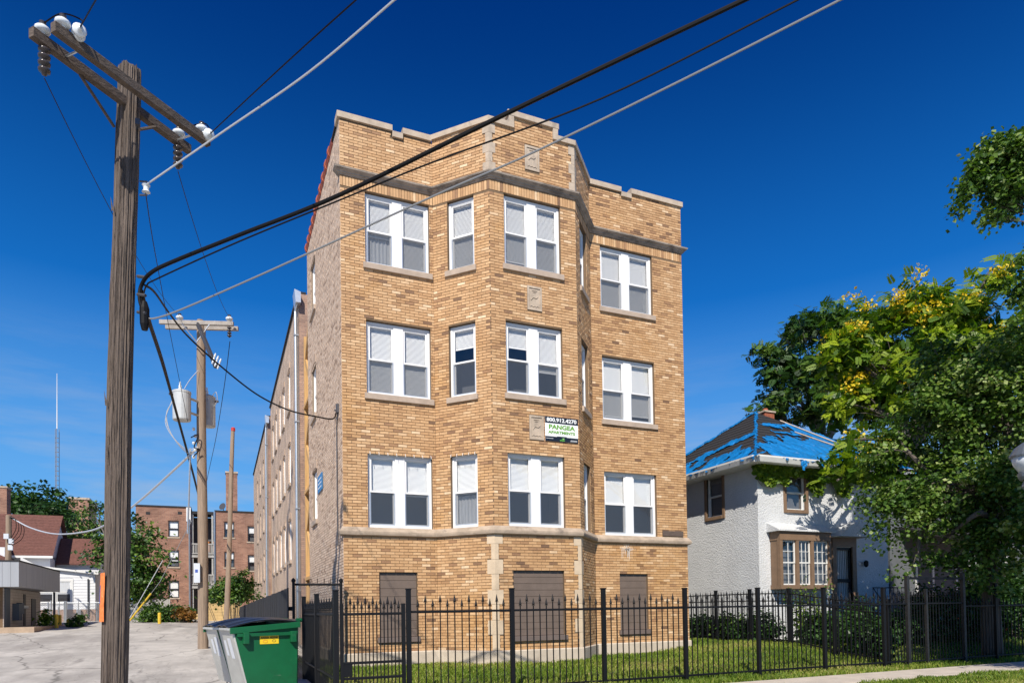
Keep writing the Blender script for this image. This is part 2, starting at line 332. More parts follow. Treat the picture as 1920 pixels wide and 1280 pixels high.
# ================================================================== apartment building
W = 9.449; X1, X2, X3, X4, BD = 2.181, 3.206, 5.443, 6.489, 1.116
apt = thing('apartment_building', 'three-storey buff brick apartment block with angled central bay behind the black fence', 'building', (4.7, 0, .1))
CO = .0677; Z0 = .525
PLAN = [V3((0,0,0)), V3((X1,0,0)), V3((X2,-BD,0)), V3((X3,-BD,0)), V3((X4,0,0)), V3((W,0,0))]
class Face:
    def __init__(s, a, b): s.o = V3(a); d = V3(b)-s.o; s.L = d.length; s.ex = d.normalized(); s.n = s.ex.cross(V3((0,0,1))); s.ez = V3((0,0,1))
    def F(s): return (s.o, s.ex, s.n, s.ez)
    def p(s, x, d, z): return s.o+s.ex*x+s.n*d+s.ez*z
FACES = [Face(PLAN[i], PLAN[i+1]) for i in range(5)]
WZ = [(3.37,5.09),(6.44,8.14),(9.45,11.12)]
fl = FACES[1].L
OPEN = [ [(.565,2.095,a,b) for a,b in WZ]+[(.80,1.69,.74,2.38)],
         [(.39,1.10,a,b) for a,b in WZ],
         [(.355,1.83,a,b) for a,b in WZ]+[(.45,1.77,.72,2.38)],
         [(fl-1.10,fl-.40,a,b) for a,b in WZ],
         [(.31,1.965,a,b) for a,b in WZ]+[(.73,1.62,.74,2.38)] ]
def qwide(z): return z
QB = []                     # quoin blocks: (z0, z1, half width)
z = Z0; k = 0
while z < 3.13:
    h = .36 if k % 2 == 0 else .33; h = min(h, 3.165-z); QB.append((z, z+h, .09 if k % 2 == 0 else .195)); z += h; k += 1
z = 11.54; k = 0
while z < 12.62:
    h = .24 if k % 2 == 0 else .22; h = min(h, 12.69-z); QB.append((z, z+h, .16 if k % 2 == 0 else .085)); z += h; k += 1
# parapet tops by face: list of (x0, x1, z_top_of_brick)
PAR = [ [(0,1.19,12.67),(1.19,1.50,12.54),(1.50,9,12.67)], [(0,9,12.70)],
        [(0,.53,12.70),(.53,1.75,12.95),(1.75,9,12.70)], [(0,9,12.70)], [(0,.96,12.67),(.96,1.34,12.56),(1.34,9,12.70)] ]
def ptop(i, x):
    for a, b, zt in PAR[i]:
        if a <= x < b: return zt
    return PAR[i][-1][2]
BR = []      # (face, x0, x1, z0, z1)
def cut(segs, a, b):
    out = []
    for s, e in segs:
        if b <= s or a >= e: out.append((s, e)); continue
        if a > s: out.append((s, a))
        if b < e: out.append((b, e))
    return out
def courses(fi, L, openings, quo, zlo, zhi, top=None, band=[(3.165,3.375),(11.365,11.545)], soldier=(11.13,11.365), blk=[]):
    res = []; nc = int((zhi-zlo)/CO)
    for c in range(nc):
        za = zlo+c*CO; zb = za+CO-.0095
        if any(za < b-.012 and zb > a+.012 for a, b in band): continue
        if soldier and za < soldier[1]-.01 and zb > soldier[0]+.01: continue
        segs = [(0, L)]; zm = (za+zb)/2
        for a, b, c0, c1 in openings:
            if c0 < zm < c1: segs = cut(segs, a, b)
        for a, b, c0, c1 in blk:
            if za < c1 and zb > c0: segs = cut(segs, a-.006, b+.006)
        if top:
            for a, b, zt in top:
                if zm > zt-.005: segs = cut(segs, a, b)
        if quo:
            for qa, qb, w in QB:
                if qa < zm < qb:
                    if 'l' in quo: segs = cut(segs, -1, w)
                    if 'r' in quo: segs = cut(segs, L-w, L+1)
        BWd = .2127; ph = (c % 2)*BWd/2
        for s, e in segs:
            k = math.floor((s-ph)/BWd); x = ph+k*BWd
            while x < e:
                a = max(x, s); b = min(x+BWd, e); x += BWd
                ga = .0 if a == s else .0045; gb = .0 if b == e else .0045
                if b-a < .03: continue
                res.append((fi, a+ga, b-gb, za, zb))
    if soldier:
        segs = [(0, L)]
        for s, e in segs:
            n = int(round((e-s)/CO)); st = (e-s)/n
            for i in range(n): res.append((fi, s+i*st+.004, s+(i+1)*st-.004, soldier[0]+.004, soldier[1]-.004))
    return res
PLQ = [(4.12,4.495,11.82,12.40),(4.125,4.50,8.48,9.05),(4.125,4.495,5.42,5.99)]
for i, fc in enumerate(FACES):
    q = {1:'r', 2:'lr', 3:'l'}.get(i, '')
    blk = [(a-X2, b-X2, c, d) for a, b, c, d in PLQ] if i == 2 else []
    BR += courses(i, fc.L, OPEN[i], q, Z0, 13.0, PAR[i], blk=blk)
from mathutils import noise as mnoise
# tones: patches of darker and lighter brick
def tone_of(p):
    a = math.sin(p.x*1.9+1.3)*math.sin(p.z*1.27+.6)+.6*math.sin(p.x*4.1+p.z*3.3)
    s = mnoise.noise(V3((p.x*.55+3, p.y, p.z*.8)))+.5*mnoise.noise(V3((p.x*1.7, p.y+7, p.z*2.6))); low = 1.6 if p.z < 3.1 else 1
    if p.z > 11.6: s += .1
    dk = max(.008, .03+.20*max(0, s-.05))*low
    if random.random() < dk: return random.uniform(0, .18)
    if random.random() < .05+.22*max(0, s+.05): return random.uniform(.14, .34)
    if random.random() < .04: return random.uniform(.85, 1)
    return min(1, max(.1, random.gauss(.56+.04*a-.10*s, .13)))
def brick_verts(fc, x0, x1, z0, z1, d0, d1):
    e = .0018
    P = [fc.p(x0+e,d1,z0+e), fc.p(x1-e,d1,z0+e), fc.p(x1-e,d1,z1-e), fc.p(x0+e,d1,z1-e), fc.p(x0,d0,z0), fc.p(x1,d0,z0), fc.p(x1,d0,z1), fc.p(x0,d0,z1)]
    return P
BF_ = [(0,1,2,3),(4,5,1,0),(5,6,2,1),(6,7,3,2),(7,4,0,3)]
def bulk(name, faces, bricks, m, parent, recess=-.011, skip=None, tonef=tone_of):
    V = np.empty((len(bricks)*8, 3)); T = np.empty(len(bricks)*8); ct = 0
    for j, (fi, x0, x1, z0, z1) in enumerate(bricks):
        fc = faces[fi]; dd = random.gauss(0, .0012); P = brick_verts(fc, x0, x1, z0, z1, recess, dd); V[j*8:j*8+8] = P
        T[j*8:j*8+8] = tonef(P[0])
    base = np.array(BF_); Q = (base[None]+np.arange(len(bricks))[:,None,None]*8).reshape(-1, 4)
    return stuff(fast(name, V, Q, m, parent, T))
# the 300 stretchers that show largest become bricks of their own
def shown(b):
    fc = FACES[b[0]]; c = fc.p((b[1]+b[2])/2, 0, (b[3]+b[4])/2); d = CAM-c
    return (b[2]-b[1])*(b[4]-b[3])*max(0, d.normalized().dot(fc.n))/d.length_squared
full = sorted([b for b in BR if .195 < b[2]-b[1] < .212 and b[4]-b[3] < .07], key=shown, reverse=True)[:300]
fs = set(full); rest = [b for b in BR if b not in fs]
wallp = None
# mortar backing with window openings, reveals, and the plain rear of the block
def backing(fc, openings, zlo, zhi, rec, m, name, parent, top=None, depth=.22):
    mb = MB(); xsn = sorted({0, fc.L, *[v for o in openings for v in o[:2]], *([v for t in top for v in (t[0], min(t[1], fc.L))] if top else [])}); zsn = sorted({zlo, zhi, *[v for o in openings for v in o[2:]], *([t[2] for t in top] if top else [])})
    for a, b in zip(xsn, xsn[1:]):
        if b-a < 1e-6: continue
        for c, d in zip(zsn, zsn[1:]):
            xm, zm = (a+b)/2, (c+d)/2
            if any(o[0] < xm < o[1] and o[2] < zm < o[3] for o in openings): continue
            if top and any(t[0] < xm < t[1] and zm > t[2] for t in top): continue
            mb.poly([fc.p(a,rec,c), fc.p(b,rec,c), fc.p(b,rec,d), fc.p(a,rec,d)], [(0,1,2,3)])
    for a, b, c, d in openings:      # reveals
        for q in (((a,c),(a,d)),((b,d),(b,c)),((a,d),(b,d)),((b,c),(a,c))):
            (xa,za),(xb,zb) = q; mb.poly([fc.p(xa,rec,za), fc.p(xb,rec,zb), fc.p(xb,-depth,zb), fc.p(xa,-depth,za)], [(0,1,2,3)])
    return mb
big = MB()
for i, fc in enumerate(FACES):
    m_ = backing(fc, OPEN[i], .05, 12.95, -.009, 'mortar', 'wall', apt, PAR[i])
    big.poly(m_.v, m_.f)
wall = big.build('front_wall', 'mortar', apt)
bulk('brickwork', FACES, rest, 'face_brick', wall)
protos = {}
for j, b in enumerate(full):
    fc = FACES[b[0]]; key = (b[0], j % 14)
    w = .2037; h = CO-.0095
    if key not in protos:
        loc = Face((0,0,0), fc.ex); t = tone_of(fc.p(b[1],0,b[3])); P = brick_verts(loc, -w/2, w/2, 0, h, -.011, random.gauss(0,.001))
        o = obj('brick', P, BF_, 'face_brick', None, [t]*8, origin=(0,0,0)); protos[key] = o.data
    else:
        o = bpy.data.objects.new('brick', protos[key]); COL.objects.link(o)
    place(o, fc.p((b[1]+b[2])/2, 0, b[3]), wall)

# swept mouldings along the front
def sweep(pl, prof, m, name, parent, ends=True, split=None):
    "prof: (offset outwards, z) closed profile; pl: plan polyline, outside on the right-hand -n side"
    pl = [V3(p) for p in pl]; n = len(pl); offs = []
    for i in range(n):
        d0 = (pl[i]-pl[i-1]).normalized() if i else (pl[1]-pl[0]).normalized(); d1 = (pl[i+1]-pl[i]).normalized() if i < n-1 else d0
        n0 = d0.cross(V3((0,0,1))); n1 = d1.cross(V3((0,0,1))); b = (n0+n1).normalized(); offs.append(b/ max(.3, b.dot(n0)))
    k = len(prof); Vv = [pl[i]+offs[i]*o+V3((0,0,z)) for i in range(n) for o, z in prof]
    Fv = [(i*k+j, i*k+(j+1)%k, (i+1)*k+(j+1)%k, (i+1)*k+j) for i in range(n-1) for j in range(k)]
    if ends: Fv += [tuple(range(k)), tuple(range((n-1)*k, n*k))[::-1]]
    return obj(name, Vv, Fv, m, parent)
RET = [V3((0,.12,0))]+PLAN+[V3((W,.12,0))]
sweep(RET, [(-.05,3.165),(.035,3.165),(.075,3.19),(.085,3.235),(.085,3.27),(.01,3.372),(-.05,3.372)], 'belt_stone', 'belt_course', apt)
sweep(RET, [(-.05,11.365),(.02,11.365),(.035,11.395),(.055,11.40),(.06,11.42),(.125,11.47),(.135,11.505),(.02,11.548),(-.05,11.548)], 'sooty_stone', 'cornice', apt)
sweep([V3((0,6,0))]+PLAN+[V3((W,3,0))], [(-.1,-.05),(.045,-.05),(.045,.50),(.02,.524),(-.1,.524)], 'base_stone', 'plinth', apt)
# copings (stepped parapet)
def coping(fi, x0, x1, z0, th, ext0=0, ext1=0):
    fc = FACES[fi]; a = fc.p(x0-ext0, 0, 0); b = fc.p(x1+ext1, 0, 0); return a, b
def cope_run(pts, z0, th, name='coping'):
    return sweep(pts, [(.05,z0),(.05,z0+th-.02),(.02,z0+th),(-.32,z0+th),(-.32,z0)], 'limestone', name, apt)
f0, f1, f2, f3, f4 = FACES
cope_run([f0.p(-.05,0,0), f0.p(1.22,0,0)], 12.67, .155)
cope_run([f0.p(1.22,0,0), f0.p(1.47,0,0)], 12.54, .15)
cope_run([f0.p(1.47,0,0), f0.p(f0.L-.02,0,0)], 12.67, .155)
cope_run([f1.p(0,0,0), PLAN[2], f2.p(.50,0,0)], 12.70, .14)
for i_, (sx_, w_) in enumerate([(.50,.13),(1.65,.13)]):
    MB().fbox(f2.F(), (sx_, -.30, 12.70), (sx_+w_, .052, 12.965)).build('coping', 'limestone', apt)
MB().fbox(f2.F(), (.47, -.32, 12.965), (1.81, .06, 13.10)).build('coping', 'limestone', apt, bevel=.012)
cope_run([f2.p(1.78,0,0), PLAN[3], f3.p(f3.L,0,0)], 12.70, .14)
cope_run([f4.p(.0,0,0), f4.p(.99,0,0)], 12.67, .155)
cope_run([f4.p(.99,0,0), f4.p(1.31,0,0)], 12.56, .145)
cope_run([f4.p(1.31,0,0), f4.p(f4.L+.05,0,0)], 12.70, .155)
# parapet back, roof, interior dark core
mb = MB(); mb.prism([(0.02,.22,12.3),(W-.02,.22,12.3),(W-.02,.22,12.69),(.02,.22,12.69)], (0,.1,0)); mb.prism([(X1+.15,.2,12.3),(X2+.15,-BD+.25,12.3),(X3-.15,-BD+.25,12.3),(X4-.15,.2,12.3)], (0,0,.42)); mb.build('parapet_back', 'pale_mortar', apt)
# quoins
for ci, (fa, fb) in enumerate(((f1, f2), (f2, f3))):
    for za, zb, w in QB:
        c = PLAN[2+ci]; da = -fa.ex; db = fb.ex; e = .006
        nb = (fa.n+fb.n).normalized(); k = 1/nb.dot(fa.n)
        P = [c+da*w+fa.n*e, c+nb*e*k, c+db*w+fb.n*e, c+db*w-fb.n*.05, c-nb*.05*k, c+da*w-fa.n*.05]
        MB().prism([p+V3((0,0,za+.003)) for p in P], (0,0,zb-za-.006)).build('quoin', 'pale_stone' if za < 5 else 'limestone', apt)
# carved plaques
for a, b, c, d in PLQ:
    x0, x1 = a-X2, b-X2; mb = MB(); F_ = f2.F()
    mb.fbox(F_, (x0,-.03,c), (x1,.012,c+.045)); mb.fbox(F_, (x0,-.03,d-.045), (x1,.012,d)); mb.fbox(F_, (x0,-.03,c+.045), (x0+.045,.012,d-.045)); mb.fbox(F_, (x1-.045,-.03,c+.045), (x1,.012,d-.045))
    mb.fbox(F_, (x0+.045,-.03,c+.045), (x1-.045,-.006,d-.045)); pq = mb.build('plaque', 'limestone', apt)
    mb = MB(); xm = (x0+x1)/2
    mb.tube([f2.p(xm-.09+.18*t, -.002, c+.24+.11*t+.03*math.sin(t*6)) for t in np.linspace(0,1,9)], .011, 5)
    mb.tube([f2.p(x0+.07+(x1-x0-.14)*t, -.002, c+.085+.02*abs(math.sin(t*9.4))) for t in np.linspace(0,1,19)], .010, 5)
    mb.tube([f2.p(xm-.07+.14*t, -.002, d-.1) for t in (0,1)], .010, 5); mb.tube([f2.p(xm-.045+.09*t, -.002, d-.14) for t in (0,1)], .007, 5)
    mb.build('relief', 'limestone', pq)

# ---------------- windows
def sash(mb, F, x0, x1, z0, z1, d, w=.045, t=.035):
    mb.fbox(F, (x0,d-t,z0), (x1,d,z0+w)); mb.fbox(F, (x0,d-t,z1-w), (x1,d,z1)); mb.fbox(F, (x0,d-t,z0+w), (x0+w,d,z1-w)); mb.fbox(F, (x1-w,d-t,z0+w), (x1,d,z1-w))
def pane(F, x0, x1, z0, z1, d, parent, m='glass', name='pane'):
    o, ex, n, ez = F
    return obj(name, [o+ex*x+n*d+ez*z for x, z in ((x0,z0),(x1,z0),(x1,z1),(x0,z1))], [(0,1,2,3)], m, parent, keep=True)
def dh_window(fc, a, b, c, d, parent, pair, blinds, sill=True, scr=True, rec=-.085, name='window', sillm='sill_stone', curt=None):
    "white double-hung window (single or pair) in the opening a..b, c..d of wall face fc"
    F = fc.F(); g = .004; fw = .055; mb = MB(); a0, b0 = a+g, b-g; c0, d0 = c+.002, d-.012
    top = rec+.03
    mb.fbox(F, (a0,rec-.09,c0), (a0+fw,rec,d0)); mb.fbox(F, (b0-fw,rec-.09,c0), (b0,rec,d0))
    mb.fbox(F, (a0+fw,rec-.09,d0-.06), (b0-fw,rec,d0)); mb.fbox(F, (a0+fw,rec-.09,c0), (b0-fw,rec+.012,c0+.065))
    units = [(a0+fw, b0-fw)]
    if pair:
        m_ = (a0+b0)/2; mw_ = .115; mb.fbox(F, (m_-mw_,rec-.09,c0+.065), (m_+mw_,rec+.004,d0-.06)); units = [(a0+fw, m_-mw_), (m_+mw_, b0-fw)]
    win = mb.build(name, 'vinyl', parent, bevel=.004)
    # dark gasket line round the frame
    mb = MB(); mb.fbox(F, (a,rec-.05,c), (a0,rec-.012,d)); mb.fbox(F, (b0,rec-.05,c), (b,rec-.012,d)); mb.fbox(F, (a0,rec-.05,d0), (b0,rec-.012,d)); mb.build('gasket', 'gasket', win)
    for ui, (ua, ub) in enumerate(units):
        zm = c0+.065+(d0-.06-c0-.065)*.49
        mb = MB(); sash(mb, F, ua+.004, ub-.004, zm-.02, d0-.062, rec-.02, .042); mb.fbox(F, (ua+.004,rec-.05,d0-.085), (ub-.004,rec-.012,d0-.062)); us = mb.build('upper_sash', 'vinyl', win, bevel=.003)
        mb = MB(); sash(mb, F, ua+.004, ub-.004, c0+.067, zm+.022, rec-.058, .042); ls = mb.build('lower_sash', 'vinyl', win, bevel=.003)
        pane(F, ua+.046, ub-.046, zm+.022, d0-.104, rec-.036, us); pane(F, ua+.046, ub-.046, c0+.109, zm-.02, rec-.074, ls)
        if scr: 
            pane(F, ua+.02, ub-.02, c0+.08, zm, rec-.03, win, 'screen', 'insect_screen')
            mb = MB(); sash(mb, F, ua+.006, ub-.006, c0+.07, zm+.0, rec-.022, .018, .012); mb.build('screen_frame', 'tin', win)
        bl = blinds[ui % len(blinds)]
        if bl > 0:
            zt = d0-.07; zb_ = zt-(zt-c0-.08)*bl; ns = max(3, int((zt-zb_)/.028)); mb = MB()
            for s_ in range(ns):
                zz = zt-.03-(s_+.5)*(zt-.03-zb_)/ns; q = .0125
                mb.poly([fc.p(ua+.02,rec-.117,zz+q), fc.p(ub-.02,rec-.117,zz+q), fc.p(ub-.02,rec-.105,zz-q), fc.p(ua+.02,rec-.105,zz-q)], [(0,1,2,3)])
            mb.fbox(F, (ua+.015,rec-.13,zt-.03), (ub-.015,rec-.095,zt)); mb.fbox(F, (ua+.02,rec-.122,zb_-.02), (ub-.02,rec-.1,zb_)); mb.build('blind', 'blind', win)
        if curt and curt[ui % len(curt)]:
            n_ = 24; Pv = []
            for s_ in range(n_+1):
                xx = ua+.01+(ub-ua-.02)*s_/n_; dd = rec-.16+.014*math.sin(s_*1.7)
                Pv += [fc.p(xx,dd,c0+.07), fc.p(xx,dd,c0+.07+(d0-c0-.14)*curt[ui % len(curt)])]
            obj('curtain', Pv, [(2*s_,2*s_+2,2*s_+3,2*s_+1) for s_ in range(n_)], 'curtain', win)
    if sill:
        MB().fbox(F, (a-.055,rec-.05,c-.135), (b+.055,.055,c-.002)).build('sill', sillm, win, bevel=.006)
    # dim room behind
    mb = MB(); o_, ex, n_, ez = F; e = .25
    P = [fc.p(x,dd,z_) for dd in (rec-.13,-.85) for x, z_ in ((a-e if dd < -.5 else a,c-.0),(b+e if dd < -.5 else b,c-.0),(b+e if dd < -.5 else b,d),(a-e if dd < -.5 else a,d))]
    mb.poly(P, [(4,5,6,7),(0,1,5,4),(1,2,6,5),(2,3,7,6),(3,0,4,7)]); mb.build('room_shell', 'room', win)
    return win
BLS = {(0,2):([.56,1],[.45,.0]), (0,1):([1,1],None), (0,0):([.5,.54],None), (1,2):([1],None), (1,1):([.28],None), (1,0):([.52],[.45]),
       (2,2):([.93,1],[.45,0]), (2,1):([.3,.62],None), (2,0):([.52,.5],None), (3,2):([.6],None), (3,1):([.6],None), (3,0):([.5],None),
       (4,2):([.97,1],None), (4,1):([.95,.9],None), (4,0):([.48,.5],None)}
for i, fc in enumerate(FACES):
    for fl_, (c, d) in enumerate(WZ):
        a, b = OPEN[i][fl_][:2]; bl, cu = BLS[(i, fl_)]
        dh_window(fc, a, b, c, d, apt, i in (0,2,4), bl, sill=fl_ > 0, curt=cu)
    if len(OPEN[i]) > 3:      # boarded basement windows
        a, b, c, d = OPEN[i][3]; F = fc.F(); n = 10 if i == 2 else 8; zs_ = c+.12; h = (d-.03-zs_)/n
        bw = MB().fbox(F, (a,-.16,c+.1), (b,-.10,d)).build('boarded_window', 'tar', apt)
        for k in range(n): MB().fbox(F, (a+.004,-.10,zs_+k*h+.003), (b-.004,-.062-.004*(k % 2),zs_+(k+1)*h-.003)).build('panel', 'brown_board', bw, bevel=.003)
        MB().fbox(F, (a-.05,-.12,c), (b+.05,.06,c+.115)).build('sill', 'brown_sill', bw, bevel=.006)
# small bent hooks along two first-floor window heads
for fc, a, b, n in ((f0,.57,2.09,8),(f1,.39,1.10,5)):
    for k in range(n):
        x = a+.04+(b-a-.08)*k/(n-1); MB().tube([fc.p(x,.004,5.10), fc.p(x,.045,5.085), fc.p(x+.004,.05,5.02)], .006, 5).build('hook', 'vinyl', apt)
# old board strip at the right of the first floor
MB().fbox(f4.F(), (2.12,-.01,3.40), (2.80,.035,3.54)).build('weathered_board', mat('weathered_board', (.11,.08,.065), .9, var=.4, vscale=8, stretch=(1,1,9)), apt)
# limewash splash under the right-hand first-floor window
mat('efflorescence', (.78,.74,.68), .9)
mb = MB(); random.seed(3)
for k in range(190):
    an = random.uniform(-.3, 3.4); rr = abs(random.gauss(.0,.085)); x = f4.L*.335+math.cos(an)*rr*1.1; zz = 3.0+math.sin(an)*rr*.75; h = random.uniform(.006,.022); w = random.uniform(.006,.018)
    if k % 5 == 0: h = random.uniform(.06,.26); w = .005; zz -= .04
    mb.poly([f4.p(x,.0045,zz), f4.p(x+w,.0045,zz+.006), f4.p(x+w*.8,.0045,zz-h), f4.p(x+w*.2,.0045,zz-h)], [(0,1,2,3)])
mb.build('lime_stain', 'efflorescence', apt)

# ---------------- alley side wall, three sections with light courts between
SEC = [(0, 6.2, 12.70), (8.7, 23.0, 12.45), (25.2, 43.0, 12.6)]
def px_to_y(px):                       # photo column on the alley wall -> Y
    t = math.tan(YAW+math.atan((px-960)/FPX)); return CAM.y+(-CAM.x)/t
SW = {0:[(591,586)], 1:[(547.5,541.5),(536,532.5),(528.5,525),(522,517.5),(515.5,512)], 2:[(497,494),(491,488),(485.5,483)]}
SF = {0:[(4.10,5.55),(7.13,8.58),(10.22,11.66)], 1:[(3.5,5.1),(6.5,8.1),(9.4,11.0)], 2:[(3.6,5.1),(6.6,8.1),(9.5,11.0)]}
mat('side_mortar', (.24,.18,.13), .95)
brick_mat('side_brick_far', (.60,.45,.335), (.50,.37,.27), (.27,.20,.15), 'y')
brick_mat('return_brick', (.42,.27,.20), (.30,.19,.15), (.25,.2,.17), 'x')
for si, (ya, yb, zt) in enumerate(SEC):
    fc = Face((0, yb, 0), (0, ya, 0)); ops = []
    for pa, pb in SW[si]:
        y0, y1 = px_to_y(pa), px_to_y(pb)
        if si == 0: y0, y1 = 4.35, 5.3
        else: ym = (y0+y1)/2; y0, y1 = ym-.47, ym+.47
        for c, d in SF[si]: ops.append((yb-y1, yb-y0, c, d))
    m_ = backing(fc, ops, .05, zt, -.009, None, '', None, depth=.2)
    sw = m_.build('side_wall', 'side_mortar' if si == 0 else 'side_brick_far', apt)
    if si == 0:
        BSd = courses(0, fc.L, ops, '', .3, zt, None, band=[], soldier=None)
        bulk('side_brickwork', [fc], BSd, 'common_brick', sw, tonef=lambda p: min(1, max(0, random.gauss(.55,.2))) if random.random() > .05 else random.uniform(0,.25))
    # end returns and roof
    mb = MB(); mb.poly([(0,ya+.01,0),(W,ya+.01,0),(W,ya+.01,zt),(0,ya+.01,zt)], [(0,1,2,3)]) if si else None
    mb.poly([(0,yb,0),(W,yb,0),(W,yb,zt),(0,yb,zt)], [(0,1,2,3)]); mb.poly([(W,ya,0),(W,yb,0),(W,yb,zt),(W,ya,zt)], [(0,1,2,3)])
    mb.build('return_wall', 'return_brick', apt)
    MB().poly([(.02,ya+.02 if si else .3,zt-.25),(W,ya+.02 if si else .3,zt-.25),(W,yb,zt-.25),(.02,yb,zt-.25)], [(0,1,2,3)]).build('roof_deck', 'tar', apt)
    for a, b, c, d in ops:
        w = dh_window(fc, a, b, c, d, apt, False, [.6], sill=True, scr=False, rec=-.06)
        # brick arch over the opening
        mb = MB(); n = 9
        for k in range(n):
            t0, t1 = k/n, (k+1)/n; xa, xb = a-.06+(b-a+.12)*t0, a-.06+(b-a+.12)*t1-.008; rise = lambda t: .09*4*t*(1-t)
            mb.poly([fc.p(xa,.012,d+rise(t0)-.02), fc.p(xb,.012,d+rise(t1)-.02), fc.p(xb,.012,d+rise(t1)+.2), fc.p(xa,.012,d+rise(t0)+.2),
                     fc.p(xa,-.02,d+rise(t0)-.02), fc.p(xb,-.02,d+rise(t1)-.02), fc.p(xb,-.02,d+rise(t1)+.2), fc.p(xa,-.02,d+rise(t0)+.2)], [(0,1,2,3),(0,4,5,1),(1,5,6,2),(2,6,7,3),(3,7,4,0)], random.uniform(.1,.5))
        mb.build('arch', 'common_brick', w)
    # coping: red clay tiles on the first section, tin edge on the others
    if si == 0:
        MB().box((-.04,.33,zt),(.25,yb,zt+.05)).build('coping_bed', 'tar', apt)
        n = 10
        for k in range(n):
            y0 = .9+(yb-.9)*k/n; y1 = .9+(yb-.9)*(k+1)/n; mb = MB()
            mb.tube([(.1,y0,zt+.035),(.1,y1-.09,zt+.035)], .15, 10); mb.tube([(.1,y1-.1,zt+.045),(.1,y1-.005,zt+.045)], .18, 10); mb.build('coping_tile', 'roof_tile', apt)
    else:
        MB().box((-.06,ya,zt),(.25,yb,zt+.07)).build('roof_edge', 'tar', apt)
        mb = MB(); mb.tube([(-.09,ya+.12,.3),(-.09,ya+.12,zt-.9),(-.09,ya+.12,zt-.6),(-.03,ya-.05,zt-.35)], .055, 8); ds = mb.build('downspout', 'galv', apt)
        for zz in (2.2,5,8,11): MB().box((-.16,ya+.045,zz),(-.001,ya+.195,zz+.04)).build('strap', 'galv', ds)
        MB().prism([(-.12,ya-.25,zt-.42),(.05,ya-.25,zt-.42),(.05,ya-.25,zt-.05),(-.16,ya-.25,zt+.02)], (0,.6,0)).build('gutter_head', 'tin', apt)
mb = MB(); mb.poly([(2.4,6.2,0),(2.4,8.7,0),(2.4,8.7,12.3),(2.4,6.2,12.3)], [(0,1,2,3)]); mb.poly([(2.4,23,0),(2.4,25.2,0),(2.4,25.2,12.3),(2.4,23,12.3)], [(0,1,2,3)]); mb.build('court_wall', 'side_brick_far', apt)
# timber back stairs standing in the light courts
for ci, (ya, yb) in enumerate(((6.45, 8.4), (23.2, 25.0))):
    st = thing('timber_stair', ['new pine back stairs in the light court nearest the street', 'new pine back stairs in the rear light court'][ci], 'stairs', (.3, ya, .5), 'timber back stairs')
    for y in (ya, yb-.14):
        MB().box((.12,y,.2),(.27,y+.14,10.8)).build('post', 'new_lumber', st)
    for k in range(7):
        z = 1.2+k*1.45; y0, y1 = (ya+.16, yb-.16) if k % 2 else (yb-.16, ya+.16)
        MB().prism([(.14,y0,z),(.14,y1,z+1.35),(.14,y1,z+1.62),(.14,y0,z+.27)], (.07,0,0)).build('stringer', 'new_lumber', st)
        if k % 2: MB().box((.1,ya,z-.12),(1.6,yb,z-.02)).build('landing', 'new_lumber', st)

# ---------------- letting sign on the bay, small blue sign on the alley wall
mat('sign_white', (.82,.83,.82), .35); mat('sign_navy', (.012,.017,.03), .35); mat('sign_green', (.13,.33,.035), .4); mat('sign_lime', (.12,.42,.06), .4); mat('sign_blue', (.04,.19,.42), .45, var=.2, vscale=12)
sg = thing('letting_sign', 'green, white and navy letting sign with phone number on the bay', 'sign', f2.p(1.76, .02, 5.41))
sx0, sx1, sz0, sz1 = 4.525-X2, 5.405-X2, 5.415, 6.0
MB().fbox(f2.F(), (sx0,.006,sz0), (sx1,.018,sz1)).build('board', 'sign_white', sg)
MB().fbox(f2.F(), (sx0,.018,sz1-.155), (sx1,.021,sz1)).build('band', 'sign_navy', sg); MB().fbox(f2.F(), (sx0,.018,sz0), (sx1,.021,sz0+.115)).build('band', 'sign_navy', sg)
def text(body, x, z, size, m, fc, d, parent, width=None, bold=.0, align='CENTER', name='lettering'):
    cu = bpy.data.curves.new(name, 'FONT'); cu.body = body; cu.size = size; cu.align_x = align; cu.align_y = 'CENTER'; cu.extrude = .0008; cu.offset = bold; cu.resolution_u = 3
    o = bpy.data.objects.new(name, cu); COL.objects.link(o); bpy.context.view_layer.update()
    dg = bpy.context.evaluated_depsgraph_get(); me = bpy.data.meshes.new_from_object(o.evaluated_get(dg)); bpy.data.objects.remove(o); me.name = name
    vs_ = [v.co.copy() for v in me.vertices]; s = 1
    if width:
        w = max(v.x for v in vs_)-min(v.x for v in vs_); s = width/w
    for v in me.vertices: v.co = fc.ex*(v.co.x*s)+fc.ez*v.co.y+fc.n*v.co.z
    me.materials.clear(); me.materials.append(MATS[m]); o = bpy.data.objects.new(name, me); COL.objects.link(o); place(o, fc.p(x, d, z), parent); return o
xm = (sx0+sx1)/2
text('800.912.4270', xm, sz1-.078, .125, 'sign_white', f2, .022, sg, .80, .004)
text('PANGEA', xm, sz1-.245, .145, 'sign_green', f2, .0195, sg, .70, .006)
text('APARTMENTS', xm, sz1-.37, .088, 'sign_green', f2, .0195, sg, .72, .004)
MB().fbox(f2.F(), (xm-.13,.021,sz0+.113), (xm+.13,.0225,sz0+.128)).build('rule', 'sign_navy', sg)
text('pangea', xm+.01, sz0+.04, .045, 'sign_lime', f2, .022, sg, .13, .002)
mb = MB()
for k in range(5): mb.tube([f2.p(xm+.02+.012*k-.02,.022,sz0+.062), f2.p(xm+.02+.015*k-.01,.022,sz0+.085+.006*(k%2))], .006, 5)
mb.build('leaf_logo', 'sign_lime', sg)
